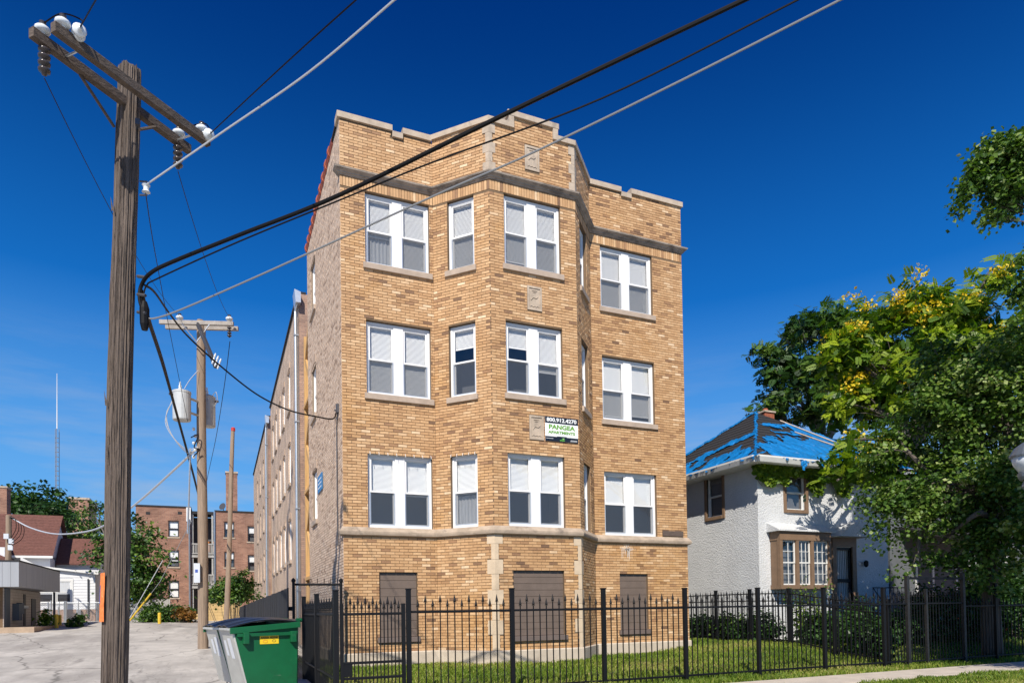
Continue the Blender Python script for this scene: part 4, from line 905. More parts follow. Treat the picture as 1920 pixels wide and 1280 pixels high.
# rim
slab([(-.03,1.05),(.0,1.05),(1.15,1.13),(1.15,1.23),(-.03,1.15)], -.045, 0).build('rim', 'dump_green', dm, bevel=.006)
slab([(-.03,1.05),(.0,1.05),(1.15,1.13),(1.15,1.23),(-.03,1.15)], Ld, Ld+.045).build('rim', 'dump_green', dm, bevel=.006)
slab([(-.045,1.11),(.02,1.10),(.02,1.14),(-.045,1.15)], 0, Ld).build('rim', 'dump_steel', dm); slab([(1.10,1.17),(1.16,1.17),(1.16,1.235),(1.10,1.235)], 0, Ld).build('rim', 'dump_green', dm)
# fork pockets
for x0, x1 in ((.05,.30),(.86,1.10)):
    MB().prism([dp(x0,-.10,.90),dp(x1,-.10,.92),dp(x1,-.10,1.08),dp(x1-.07,-.10,1.08),dp(x1-.07,-.10,1.02)if False else dp(x1-.07,-.10,1.0),dp(x0,-.10,1.06)], dy*.10).build('fork_bracket', 'dump_green', dm) if False else None
    MB().fbox(DF, (x1-.13,-.105,.88), (x1-.04,-.001,1.07)).build('fork_bracket', 'dump_green', dm, bevel=.006)
MB().fbox(DF, (.08,-.05,1.0), (1.08,-.001,1.055)).build('stiffener', 'dump_green', dm)
# lids
for y0, y1 in ((0,Ld*.5-.01),(Ld*.5+.01,Ld)):
    n = 10; V = []; Fv = []
    for i in range(n+1):
        t = i/n; x = -.05+1.2*t; base = 1.16+.085*t+.075*math.sin(math.pi*min(1, t*1.05))
        for j in range(9):
            s_ = j/8; V.append(dp(x, y0+(y1-y0)*s_, base+(.018 if j in (2,3,5,6) else 0)+.02*math.sin(math.pi*s_)))
    Fv = [(i*9+j, i*9+j+1, (i+1)*9+j+1, (i+1)*9+j) for i in range(n) for j in range(8)]
    o = obj('lid', V, Fv, 'lid_black', dm); sm = o.modifiers.new('thick', 'SOLIDIFY'); sm.thickness = .02; sm.offset = -1
MB().tube([dp(1.17,-.04,1.26), dp(1.17,Ld+.04,1.26)], .016, 8).build('hinge_rod', 'dump_green', dm)
for y in (.05,.8,.95,1.7): MB().fbox(DF, (1.11,y-.03,1.22), (1.2,y+.03,1.29)).build('hinge', 'dump_green', dm)
lb = MB().fbox(DF, (.46,-.006,.86), (.78,-.001,1.0)).build('warning_label', 'label_yellow', dm)
ffd = Face(tuple(O), tuple(O+dx))
MB().fbox(DF, (.48,-.008,.955), (.61,-.006,.985)).fbox(DF, (.635,-.008,.955), (.76,-.006,.985)).build('label_band', 'tar', lb)
text('WARNING', .545, .97, .024, 'label_yellow', ffd, .0085, lb, .11); text('WARNING', .697, .97, .024, 'label_yellow', ffd, .0085, lb, .10)
mat('label_red', (.6,.12,.03), .6); MB().tube([dp(.55+.04*math.cos(a),-.007,.905+.025*math.sin(a)) for a in np.linspace(0,6.28,12)], .003, 4).build('label_symbol', 'label_red', lb); MB().tube([dp(.70+.03*math.cos(a),-.007,.91+.02*math.sin(a)) for a in np.linspace(0,6.28,10)], .003, 4).build('label_symbol', 'tar', lb)
for x, y in ((.38,.12),(.95,.12),(.38,Ld-.12),(.95,Ld-.12)):
    c = dp(x, y, -.003); w_ = MB().lathe([(.03,-.022),(.062,-.02),(.065,0),(.062,.02),(.03,.022)], c, 14, dx).build('caster', 'rubber', dm); MB().fbox((c, dx, dy, V3((0,0,1))), (-.035,-.02,.0), (-.025,.03,.16)).fbox((c, dx, dy, V3((0,0,1))), (.025,-.02,.0), (.035,.03,.16)).build('fork', 'steel_dark', w_)
# ================================================================== white stucco house with tarped roof
mat('stucco', (.60,.61,.62), .95, var=.08, vscale=1.2, bump=1.0, bscale=28, bdist=.03, dirt=((.5,.5,.5),.8,.6,.3))
mat('brown_trim', (.20,.125,.075), .6, var=.15, vscale=5); mat('shingle', (.022,.021,.022), .95, var=.4, vscale=30, bump=.5, bscale=60, bdist=.01); mat('white_trim', (.70,.70,.68), .5, var=.06)
mat('dark_glass_back', (.03,.03,.035), .5); mat('red_brick_plain', (.30,.09,.045), .9, var=.3, vscale=10)
HX0, HX1, HY0, HY1, HZ = 12.2, 17.7, .2, 6.0, 5.75
hs_ = thing('stucco_house', 'white stucco two-storey house with dark pyramid roof right of the brick block', 'house', (15, 3, .4))
hf = Face((HX0,HY0,0), (HX1,HY0,0)); hl = Face((HX0,HY1,0), (HX0,HY0,0))
HOP = [(1.11,1.90,4.36,5.42),(.50,2.40,2.05,3.38),(3.12,3.82,1.15,3.25)]; HOPL = [(HY1-2.47,HY1-1.72,4.34,5.66)]
m1 = backing(hf, HOP, .1, HZ, 0, None, '', None, depth=.15); m1.build('front_wall', 'stucco', hs_)
m1 = backing(hl, HOPL, .1, HZ, 0, None, '', None, depth=.15); m1.build('side_wall', 'stucco', hs_)
MB().poly([(HX1,HY0,.1),(HX1,HY1,.1),(HX1,HY1,HZ),(HX1,HY0,HZ)], [(0,1,2,3)]).poly([(HX0,HY1,.1),(HX1,HY1,.1),(HX1,HY1,HZ),(HX0,HY1,HZ)], [(0,1,2,3)]).build('rear_wall', 'stucco', hs_)
OV = .55; AP = V3((14.92,3.08,8.28)); EZ = HZ+.02
C_ = [V3((HX0-OV,HY0-OV,EZ)), V3((HX1+OV,HY0-OV,EZ)), V3((HX1+OV,HY1+OV,EZ)), V3((HX0-OV,HY1+OV,EZ))]
roof = obj('roof', C_+[AP], [(0,1,4),(1,2,4),(2,3,4),(3,0,4),(3,2,1,0)], 'shingle', hs_)
# shingle courses as shallow steps
for a, b in ((C_[3],C_[0]),(C_[0],C_[1])):
    n = 16; nrm = (b-a).cross(AP-a).normalized(); nrm = nrm if nrm.z > 0 else -nrm; mb = MB()
    for k in range(n):
        t0, t1 = k/n, (k+1)/n; p, q, r_, s_ = a.lerp(AP,t0), b.lerp(AP,t0), b.lerp(AP,t1), a.lerp(AP,t1)
        mb.poly([p+nrm*.016, q+nrm*.016, r_+nrm*.002, s_+nrm*.002], [(0,1,2,3)]); mb.poly([p, q, q+nrm*.016, p+nrm*.016], [(0,1,2,3)])
    mb.build('shingle_courses', 'shingle', roof)
for a, b in ((C_[3],C_[0]),(C_[0],C_[1]),(C_[1],C_[2])):
    d = (b-a).normalized(); n_ = d.cross(V3((0,0,1))); mb = MB(); mb.prism([a+n_*.0-V3((0,0,.19)), a+n_*.07-V3((0,0,.17)), a+n_*.12-V3((0,0,.04)), a+n_*.12+V3((0,0,.01)), a+n_*0+V3((0,0,0))], b-a); mb.build('gutter', 'white_trim', hs_)
MB().poly([C_[0]-V3((0,0,.17)), C_[1]-V3((0,0,.17)), C_[2]-V3((0,0,.17)), C_[3]-V3((0,0,.17))], [(0,1,2,3)]).build('soffit', 'white_trim', hs_)
ch_ = MB().box((15.75,3.5,7.2),(16.2,3.95,8.50)).build('chimney', 'red_brick_plain', roof); MB().box((15.71,3.46,8.50),(16.24,3.99,8.56)).build('chimney_cap', 'limestone', roof); MB().lathe([(.11,0),(.09,.12),(.1,.13)], (15.97,3.7,8.56), 10).build('flue_pot', 'red_brick_plain', roof)
# torn tarps
mat('tarp_blue', (.004,.165,.45), .45, var=.3, vscale=3, bump=.9, bscale=6, bdist=.09); mat('batten', (.40,.33,.27), .8, var=.2, vscale=8)
from mathutils import noise as mnoise
def tarp(name, label, a, b, keep, off=.035, cell=.06):
    nrm = (b-a).cross(AP-a).normalized(); nrm = nrm if nrm.z > 0 else -nrm; L = (b-a).length; ex = (b-a)/L; mid = (a+b)/2; H = (AP-mid).length; ey = (AP-mid)/H
    nx, ny = int(L/cell)+14, int(H/cell)+12; idx = {}; V = []; F = []
    def vid(i, j):
        if (i, j) not in idx:
            x = (i-6)*cell; y = (j-8)*cell; w = mnoise.noise(V3((x*2.2,y*2.2,3)))*.03+mnoise.noise(V3((x*7,y*5,9)))*.014
            drop = max(0, -y); idx[(i,j)] = len(V); jx, jy = random.uniform(-.028,.028), random.uniform(-.028,.028); w += .02*abs(math.sin(x*5+y*3+4*mnoise.noise(V3((x,y,1))))); V.append(a+ex*(x+jx)+ey*(max(y,-.12)+jy)+nrm*(off+w)-V3((0,0,max(0,drop-.12)*1.0)))
        return idx[(i,j)]
    for i in range(nx):
        for j in range(ny):
            x = (i-6+.5)*cell; y = (j-8+.5)*cell; u = x/L; v = y/H
            if v > 0 and not (.5*v-.007 < u < 1-.5*v+.007): continue
            if keep(u, v, x, y): F.append((vid(i,j), vid(i+1,j), vid(i+1,j+1), vid(i,j+1)))
    o = obj(name, V, F, 'tarp_blue'); sm = o.modifiers.new('thick', 'SOLIDIFY'); sm.thickness = .006
    return tag(o, label, 'tarp')
nf = lambda x, y, s, k: mnoise.noise(V3((x*s, y*s*.7, k)))
def front_keep(u, v, x, y):
    e = u-.5*v; n = nf(x,y,1.6,2)+.5*nf(x,y,4.5,5); ragged = -.03+.05*nf(x,0,3.2,8)
    if v < 0: return u > .14 and y > -.13-.5*max(0, nf(x,0,2.6,4)+.5*nf(x,0,8,6)) and u < 1.0
    body = (u > .20+.18*n+.45*max(0,v-.25)) and v < .6+.25*u
    tear = abs(v-.42-.12*n-.1*u) < .035 and u < .62 or abs(v-.60-.1*n) < .05 and u < .55
    strip = e < .004+.014*n
    low = v < .22+.14*n and u > .10
    return (body and not tear) or strip or low
def side_keep(u, v, x, y):      # u: 0 at the rear corner, 1 at the front corner
    n = nf(x,y,1.3,12)+.5*nf(x,y,4,15); e = 1-.5*v-u
    if v < 0: return y > -.10-.3*max(0, nf(x,0,5,14)) and nf(x,0,1.5,19) > -.1
    low = v < .20+.24*n and nf(x,y,2.2,17) > -.3
    strip = e < .002+.012*n
    rear = u-.5*v < .025+.03*n
    diag = abs(v-.34-.55*(u-.6)-.05*n) < .030+.035*n and u > .25
    return low or strip or rear or diag
tarp('blue_tarp', 'large torn blue tarp over the front slope of the house roof', C_[0], C_[1], front_keep)
tarp('blue_tarp', 'ragged blue tarp strips on the left slope of the house roof', C_[3], C_[0], side_keep)
nrmF = (C_[1]-C_[0]).cross(AP-C_[0]).normalized()
def onf(u, v, o=.06): return C_[0].lerp(C_[1], u)*(1-v)+AP*v+nrmF*o
for k, (u0, v0, u1, v1) in enumerate(((.80,.80,.88,.12),(.55,.55,.80,.22))):
    tag(MB().tube([onf(u0,v0), onf(u1,v1)], .035, 4).build('roof_batten', 'batten'), ['pale batten lying near the hip of the tarped roof slope', 'pale batten lying across the middle of the tarped roof slope'][k], 'batten', 'battens holding the tarp')
# windows
def framed(fc, a, b, c, d, parent, trim='brown_trim', muntin=None, tw=.10, rec=-.05):
    F = fc.F(); mb = MB(); mb.fbox(F, (a-tw,-.05,c-tw), (a,.04,d+tw)); mb.fbox(F, (b,-.05,c-tw), (b+tw,.04,d+tw)); mb.fbox(F, (a,-.05,d), (b,.04,d+tw)); mb.fbox(F, (a,-.05,c-tw), (b,.06,c)); w = mb.build('window', trim, parent, bevel=.004)
    zm = c+(d-c)*.5; mb = MB(); sash(mb, F, a+.005, b-.005, zm-.02, d-.004, rec, .045); us = mb.build('upper_sash', 'white_trim', w); mb = MB(); sash(mb, F, a+.005, b-.005, c+.004, zm+.02, rec-.04, .045); ls = mb.build('lower_sash', 'white_trim', w)
    pane(F, a+.05, b-.05, zm+.02, d-.05, rec-.02, us); pane(F, a+.05, b-.05, c+.05, zm-.02, rec-.06, ls)
    if muntin:
        nx, nz = muntin
        for s_, (z0, z1), dd in ((us,(zm,d),rec-.006),(ls,(c,zm),rec-.046)):
            mb = MB()
            for i in range(1, nx): x = a+(b-a)*i/nx; mb.fbox(F, (x-.011,dd-.02,z0+.03), (x+.011,dd,z1-.03))
            for j in range(1, nz): z = z0+(z1-z0)*j/nz; mb.fbox(F, (a+.04,dd-.021,z-.011), (b-.04,dd-.001,z+.011))
            mb.build('muntin', 'white_trim', s_)
    pane(F, a, b, c, d, rec-.12, w, 'room', 'dark_room'); return w
framed(hf, *HOP[0], hs_); framed(hl, *HOPL[0], hs_)
# box bay with three windows and a small hood
mb = MB(); F = hf.F(); a, b, c, d = HOP[1]
by = thing
bay = MB().fbox(F, (a-.08,-.02,c-.12), (b+.08,.42,c-.001)).build('bay_window', 'brown_trim', hs_); MB().fbox(F, (a-.08,-.02,d+.001), (b+.08,.42,d+.26)).build('bay_head', 'brown_trim', bay)
MB().prism([hf.p(a-.2,0,d+.26), hf.p(a-.2,.5,d+.26), hf.p(a-.2,.5,d+.30), hf.p(a-.2,0,d+.55)], hf.ex*(b-a+.4)).build('bay_hood', 'stucco', bay)
for x in (a-.08, a+.56, a+1.16, b-.02):
    MB().fbox(F, (x,.30,c), (x+.11,.41,d)).build('bay_post', 'brown_trim', bay)
bfc = Face(tuple(hf.p(0,.38,0)), tuple(hf.p(4,.38,0)))
for x0, x1, nx in ((a+.03,a+.56,2),(a+.67,a+1.16,3),(a+1.27,b-.02,3)):
    mb = MB(); Fb = bfc.F(); sash(mb, Fb, x0, x1, c+(d-c)*.5-.02, d, -.03, .04); sash(mb, Fb, x0, x1, c, c+(d-c)*.5+.02, -.05, .04); ws = mb.build('bay_sash', 'white_trim', bay); pane(Fb, x0+.03, x1-.03, c+.03, d-.03, -.045, ws)
    mb = MB()
    for i in range(1, nx): x = x0+(x1-x0)*i/nx; mb.fbox(Fb, (x-.007,-.05,c+.03), (x+.007,-.028,d-.03))
    for j in (1,3): z = c+(d-c)*j/4; mb.fbox(Fb, (x0+.03,-.051,z-.007), (x1-.03,-.029,z+.007))
    mb.build('muntin', 'white_trim', ws); pane(Fb, x0, x1, c, d, -.2, ws, 'room', 'dark_room')
for x_ in (a-.06, b+.02): MB().fbox(F, (x_,.02,c), (x_+.04,.3,d)).build('bay_cheek', 'brown_trim', bay)
# door with barred storm door
a, b, c, d = HOP[2]; mb = MB(); mb.fbox(F, (a-.17,-.05,.6), (a,.05,d+.02)); mb.fbox(F, (b,-.05,.6), (b+.17,.05,d+.02)); mb.fbox(F, (a-.17,-.05,d+.02), (b+.17,.06,d+.30)); dr = mb.build('door', 'brown_trim', hs_)
mb = MB(); sash(mb, F, a+.01, b-.01, c, d-.01, -.02, .07); mb.fbox(F, (a+.05,-.05,c+1.0), (b-.05,-.018,c+1.1)); mb.build('storm_door', 'black_iron', dr)
mb = MB()
for k in range(7): x = a+.12+(b-a-.24)*k/6; mb.tube([hf.p(x,-.03,c+.05), hf.p(x,-.03,d-.05)], .008, 4)
mb.build('bars', 'black_iron', dr); pane(F, a, b, c, d, -.1, dr, 'curtain', 'lace_curtain')
MB().prism([hf.p(a-.35,0,d+.30), hf.p((a+b)/2,0,d+.75), hf.p(b+.35,0,d+.30)], hf.n*.5).build('door_hood', 'stucco', hs_)
MB().lathe([(.03,-.12),(.07,-.06),(.07,.06),(.02,.1)], hf.p(4.35,.1,2.75), 8).build('wall_lamp', 'black_iron', hs_)
# front steps and hand rail
stp = thing('front_steps', 'concrete front steps with thin black hand rail at the white house', 'steps', (15.8,-.9,.3))
for k in range(4): MB().box((15.15,HY0-.3*(4-k)-.3 if k < 3 else HY0-.9,.2),(16.2,HY0-.001,.43+.19*k)).build('step', 'sidewalk_concrete', stp)
for x in (15.15, 16.2):
    MB().tube([(x,HY0-1.2,1.15),(x,HY0-.6,1.95),(x+(1.6 if x > 16 else 0),HY0-.6,1.95)], .018, 6).build('hand_rail', 'black_iron', stp)
    for k in range(5): MB().tube([(x,HY0-1.2+.15*k,.4),(x,HY0-1.2+.15*k,1.15+.2*k)], .009, 4).build('baluster', 'black_iron', stp)
for k in range(8): MB().tube([(16.4+.18*k,HY0-.6,1.0),(16.4+.18*k,HY0-.6,1.95)], .009, 4).build('baluster', 'black_iron', stp)
# the next house along, deep in the trees' shade
n3 = thing('grey_house', 'shaded pale grey house with a porch, mostly hidden by the maple', 'house', (22,2,.3))
MB().box((19.6,1.6,.1),(40,9,5.6)).build('wall', mat('shade_grey', (.11,.12,.13), .8, var=.1), n3); MB().prism([(19.2,1.0,5.6),(27.4,1.0,5.6),(27.4,5.3,8.4),(19.2,5.3,8.4)], (0,.2,-.15)).prism([(19.2,9.6,5.6),(27.4,9.6,5.6),(27.4,5.3,8.4),(19.2,5.3,8.4)], (0,.2,-.15)).build('roof', 'shingle', n3)  # wall colour darkened to stand in for the shade under the trees
MB().box((20.4,-.8,.1),(26,1.59,1.0)).build('porch_floor', 'red_brick_plain', n3); MB().prism([(20.1,-1.1,3.4),(26.3,-1.1,3.4),(26.3,1.59,4.1),(20.1,1.59,4.1)], (0,0,.12)).build('porch_roof', 'shingle', n3)
for x in (20.5,22.3,24.1,25.8): MB().box((x,-.75,1.0),(x+.16,-.59,3.45)).build('porch_post', 'white_trim', n3)
for x0 in (21.0,23.2): framed(Face((19.6,1.6,0),(27,1.6,0)), x0-19.6, x0-18.8, 1.6, 3.0, n3, 'white_trim')

# ================================================================== far end of the alley
brick_mat('far_red_brick', (.34,.175,.115), (.23,.105,.07), (.34,.27,.22), 'x', .30, .095, .25)
mat('far_cream', (.5,.45,.38), .9); mat('dark_frame', (.03,.03,.035), .5); mat('porch_grey', (.38,.37,.35), .8, var=.2); mat('porch_orange', (.45,.17,.04), .8)
def far_window(par, fc, a, b, c, d, arch=True):
    F = fc.F(); mb = MB(); sash(mb, F, a, b, c+(d-c)*.5-.03, d, -.05, .09, .06); sash(mb, F, a, b, c, c+(d-c)*.5+.03, -.09, .09, .06); w = mb.build('window', 'dark_frame', par)
    pane(F, a+.05, b-.05, c+.05, d-.05, -.10, w); z_ = c+(d-c)*random.choice((.0,.35,.5,.55)); pane(F, a+.05, b-.05, z_, d-.05, -.16, w, 'blind', 'blind'); pane(F, a, b, c, d, -.3, w, 'room', 'dark_room')
    MB().fbox(F, (a-.08,-.05,c-.12), (b+.08,.05,c)).build('sill', 'limestone', w)
    if arch:
        mb = MB(); n = 6
        for k in range(n):
            t0, t1 = k/n, (k+1)/n; xa, xb = a-.1+(b-a+.2)*t0, a-.1+(b-a+.2)*t1-.01; r_ = lambda t: .1*4*t*(1-t)
            mb.poly([fc.p(xa,.02,d-.02+r_(t0)), fc.p(xb,.02,d-.02+r_(t1)), fc.p(xb,.02,d+.24+r_(t1)), fc.p(xa,.02,d+.24+r_(t0))], [(0,1,2,3)])
        mb.build('arch', 'far_red_brick', w)
bA = at(255,950,60); bB = at(358,952,60); bC = at(404,960,60); bD = at(482,955,60); YF = 51.0
def X_at(u): d = at(u,1100,1)-CAM; return CAM.x+d.x*(YF-CAM.y)/d.y
def Z_at(u, v): d = at(u,v,1)-CAM; return CAM.z+d.z*(YF-CAM.y)/d.y
for nm, (u0, u1, vt), wins, lab in (('left', (255,358,950), [(316,336,976,1006),(316,336,1031,1062),(316,336,1088,1120)], 'red brick flats with stacked arched windows behind the left alley tree'),
                                     ('right', (404,484,960), [(421,440,978,1007),(421,440,1034,1063),(465,484,986,1015),(465,484,1040,1069)], 'red brick flats with a tall chimney at the end of the alley')):
    x0, x1 = X_at(u0), X_at(u1)+(3 if nm == 'right' else 0); zt = Z_at((u0+u1)/2, vt); fc = Face((x0,YF,0),(x1,YF,0)); ops = []
    for a, b, c, d in wins: ops.append((X_at(a)-x0, X_at(b)-x0, Z_at((a+b)/2,d), Z_at((a+b)/2,c)))
    bl_ = thing('brick_flats', lab, 'building', ((x0+x1)/2, YF+5, 1)); backing(fc, ops, .5, zt, 0, None, '', None, depth=.2).build('front_wall', 'far_red_brick', bl_)
    MB().poly([(x0,YF,.5),(x0,YF+12,.5),(x0,YF+12,zt),(x0,YF,zt)], [(0,1,2,3)]).poly([(x1,YF,.5),(x1,YF+12,.5),(x1,YF+12,zt),(x1,YF,zt)], [(0,1,2,3)]).poly([(x0,YF+12,.5),(x1,YF+12,.5),(x1,YF+12,zt),(x0,YF+12,zt)], [(0,1,2,3)]).build('side_wall', 'far_red_brick', bl_)
    MB().box((x0-.05,YF-.06,zt),(x1+.05,YF+12,zt+.12)).build('roof_edge', 'tar', bl_)
    for o in ops: far_window(bl_, fc, *o)
    if nm == 'right':
        cx0, cx1 = X_at(425), X_at(447); c_ = MB().box((cx0,YF+1.2,zt-.2),(cx1,YF+2.2,Z_at(436,882))).build('chimney', 'far_red_brick', bl_); MB().box((cx0-.05,YF+1.15,Z_at(436,882)),(cx1+.05,YF+2.25,Z_at(436,882)+.15)).build('chimney_cap', 'limestone', c_)
        o = V3((X_at(420),YF+.5,zt+.5)); MB().lathe([(.02,0),(.3,.1),(.34,.16)], o, 14, (-.6,-.7,.3)).build('satellite_dish', 'steel_dark', bl_); MB().tube([o, o-V3((0,0,.5))], .03, 5).build('dish_mast', 'steel_dark', bl_)
        MB().tube([(x0-.05,YF-.06,.8),(x0-.05,YF-.06,zt)], .08, 6).build('downspout', 'galv', bl_)
        for v in (1013,1075): MB().box((x0,YF-.03,Z_at(420,v+64)),(x1,YF,Z_at(420,v+64)+.05)).build('conduit', 'steel_dark', bl_) if v > 1050 else None
    else:
        for u in (278,338): MB().box((X_at(u-4),YF-.01,Z_at(u,964)),(X_at(u+4),YF+.0,Z_at(u,959))).build('vent', 'tar', bl_)
        MB().box((x1-.35,YF-.08,zt-1.2),(x1+.02,YF,zt+.05)).build('scupper_head', 'white_trim', bl_); MB().tube([(x1-.1,YF-.1,.8),(x1-.1,YF-.1,zt-1)], .07, 6).build('downspout', 'galv', bl_)
# timber rear porches between the two
po = thing('rear_porches', 'stacked timber back porches between the two red brick flats', 'porch', (X_at(381), YF+1, 1)); x0, x1 = X_at(358)+.02, X_at(404)-.1
MB().box((x0,YF+2.0,.5),(x1,YF+2.3,Z_at(380,965))).build('back_wall', 'room', po); MB().box((x0,YF+.1,Z_at(380,963)),(x1,YF+2.3,Z_at(380,958))).build('roof', 'tar', po)
for v in (1040,1098):
    z = Z_at(380,v); MB().box((x0,YF+.1,z-.2),(x1,YF+1.99,z)).build('deck', 'porch_grey', po); MB().box((x0,YF+.1,z+.95),(x1,YF+.18,z+1.05)).build('hand_rail', 'porch_grey', po); MB().box((x0,YF+.1,z+.1),(x1,YF+.18,z+.18)).build('bottom_rail', 'porch_grey', po)
    n = 14
    for k in range(n): x = x0+(x1-x0)*(k+.5)/n; MB().box((x-.03,YF+.12,z+.18),(x+.03,YF+.17,z+.95)).build('baluster', 'porch_grey', po)
for x in (x0+.05, x0+(x1-x0)*.5, x1-.2): MB().box((x,YF+.19,.6),(x+.14,YF+.33,Z_at(380,963))).build('post', 'porch_grey', po)
MB().box((X_at(384),YF+1.2,Z_at(390,1032)),(x1,YF+1.25,Z_at(390,1012))).build('screen_panel', 'porch_orange', po)
# cream garden wall and yellow steps
def Xg(u, y): d = at(u,1140,1)-CAM; return CAM.x+d.x*(y-CAM.y)/d.y
def Zg(u, v, y): d = at(u,v,1)-CAM; return CAM.z+d.z*(y-CAM.y)/d.y
mat('cream_block', (.52,.37,.17), .9, var=.15, vscale=2.5, bump=.2, bscale=30); yw = 30.0
gwl = thing('garden_wall', 'cream painted block wall below the far flats', 'wall', (Xg(420,yw), yw, 1)); xa, xb, zt = Xg(388,yw), Xg(452,yw), Zg(420,1124,yw)
hcs = .2; k = 0; z = .95
MB().box((xa,yw+.01,.8),(xb,yw+.2,zt-.02)).build('core', 'mortar', gwl)
while z < zt-.02:
    x = xa-(.2 if k % 2 else 0)
    while x < xb:
        p, q = max(x, xa), min(x+.4, xb)
        if q-p > .05: MB().box((p+.004,yw,z+.004),(q-.004,yw+.1,min(z+hcs,zt)-.004)).build('block', 'cream_block', gwl)
        x += .4
    z += hcs; k += 1
sp_ = thing('yellow_steps', 'small flight of yellow steps beside the ivy hedge', 'steps', (Xg(372,33), 33, 1))
for k in range(4): MB().box((Xg(362+6*k,33),33,.95),(Xg(392,33),33.8,Zg(375,1160-10*k,33))).build('step', 'cream_block', sp_)
# bollards
def bollard(u, v0, v1, D, label, grp='yellow bollards at the back of the lot'):
    b0 = at(u, v1, D); h = at(u, v0, D).z-b0.z; t = thing('bollard', label, 'bollard', tuple(b0), grp); MB().lathe([(.085,-.2),(.085,h-.03),(.07,h),(.02,h+.01)], b0, 14).build('post', 'yellow_paint', t); MB().lathe([(.13,-.1),(.13,.02),(.09,.03)], b0, 12).build('footing', 'sidewalk_concrete', t)
bollard(106,1151,1188,34,'tall yellow bollard nearest the shop door'); bollard(112,1152,1183,36,'yellow bollard standing just behind the tallest one'); bollard(128,1160,1185,35,'short yellow bollard in front of the white house'); bollard(299,1148,1170,38,'yellow bollard in front of the ivy hedge')
# flat-roofed shop with canopy
mat('shop_fascia', (.33,.35,.38), .6, var=.08, stretch=(1,1,.1)); mat('shop_block', (.46,.42,.385), .9, var=.12, vscale=4, bump=.2, bscale=20); mat('shop_door', (.06,.065,.075), .6); mat('shop_panel', (.06,.085,.12), .6)
SX, SY0, SY1 = -10.75, 20.9, 29.3; SZ = gz(SX, SY0); shop = thing('corner_shop', 'low flat-roofed shop with deep grey canopy at the left edge', 'shop', (SX-3, 25, SZ))
zt, zb = 3.92, 2.80
# fascia planks
for (a, b) in (((SX-7,SY0),(SX,SY0)), ((SX,SY0),(SX,SY1))):
    fc = Face((a[0],a[1],0),(b[0],b[1],0)); n = int(fc.L/.30)
    for k in range(n): x0, x1 = fc.L*k/n, fc.L*(k+1)/n; MB().fbox(fc.F(), (x0+.004,-.05,zb), (x1-.004,random.uniform(0,.004),zt)).build('fascia_board', 'shop_fascia', shop)
MB().box((SX-7,SY0+.05,zb+.02),(SX-.05,SY1-.02,zt-.05)).build('canopy', 'shop_fascia', shop); MB().box((SX-7,SY0-.03,zt),(SX+.03,SY1,zt+.06)).build('roof_edge', 'tar', shop)
wx = SX-.9; ws = Face((wx,SY0+1.3,0),(wx,SY1-.2,0)); MB().box((SX-7,SY0+1.3,.3),(wx,SY1-.2,zb+.1)).build('wall', 'mortar', shop)
k = 0; z = SZ
while z < zb:
    L = ws.L; x = -(.2 if k % 2 else 0)
    while x < L:
        p, q = max(0,x), min(L,x+.4)
        if q-p > .05: MB().fbox(ws.F(), (p+.005,0,z+.005), (q-.005,.03,min(z+.135,zb)-.005)).build('block', 'shop_block', shop)
        x += .4
    z += .135; k += 1
for x0, x1, z0, z1, m in ((.1,.9,SZ,zb,'shop_panel'),(4.9,5.75,SZ,2.4,'shop_door'),(3.35,3.7,SZ+.2,2.6,'shop_door')): MB().fbox(ws.F(), (x0,.03,z0), (x1,.07,z1)).build('door' if m == 'shop_door' else 'pilaster', m, shop)
MB().fbox(ws.F(), (1.4,.03,1.3), (2.0,.3,2.1)).build('meter_cabinet', 'shop_panel', shop); MB().fbox(ws.F(), (2.1,.03,1.6), (2.5,.25,2.15)).build('meter_cabinet', 'shop_panel', shop); MB().tube([ws.p(2.5,.15,1.95), ws.p(3.5,.15,1.95)], .09, 8).build('meter_pipe', 'galv', shop)
MB().tube([(SX-.2,SY1-.35,SZ),(SX-.2,SY1-.35,zb)], .06, 8).build('canopy_post', 'shop_panel', shop)
MB().box((SX-7,SY0+.3,.2),(SX+.5,SY1+.4,SZ+.24)).build('plinth_slab', mat('warm_concrete', (.40,.30,.215), .9, var=.2), shop)
MB().prism([(SX-1.6,SY1-1,zt),(SX-.4,SY1-1,zt),(SX-1.6,SY1-1,zt+.75)], (0,.1,0)).build('roof_flashing', 'white_trim', shop)
# white clapboard house with brown roof
mat('clapboard', (.66,.67,.69), .7, var=.05); mat('brown_shingle', (.135,.058,.045), .95, var=.3, vscale=7, bump=.4, bscale=14, bdist=.03); mat('foundation', (.34,.22,.165), .9, var=.3, vscale=6)
wh = thing('clapboard_house', 'white clapboard house with brown shingle roof behind the shop', 'house', (-14, 41, 1))
def clap(fc, L, z0, z1, parent, top=None, ops=[], n=None):
    h = .19; z = z0
    while z < z1(0) if callable(z1) else z < z1:
        zt_ = z+h
        segs = [(0, L)]
        for a, b, c, d in ops:
            if z < d and zt_ > c: segs = cut(segs, a, b)
        for a, b in segs:
            ta = min(zt_, z1(a)) if callable(z1) else min(zt_, z1); tb = min(zt_, z1(b)) if callable(z1) else min(zt_, z1)
            if callable(z1) and (ta <= z+.02):
                continue
            if tb <= z: 
                # clip to where the raking edge crosses
                f = (z1(a)-z)/(z1(a)-z1(b)); b = a+(b-a)*f; tb = z
            MB().poly([fc.p(a,.03,z), fc.p(b,.03,z), fc.p(b,.008,tb+.01), fc.p(a,.008,ta+.01), fc.p(a,0,z), fc.p(b,0,z)], [(0,1,2,3),(4,5,1,0)]).build('clapboard', 'clapboard', parent)
        z = zt_
LX0, LX1, LY, LYb = -17.5, -10.15, 36.9, 39.4; g0 = 1.12
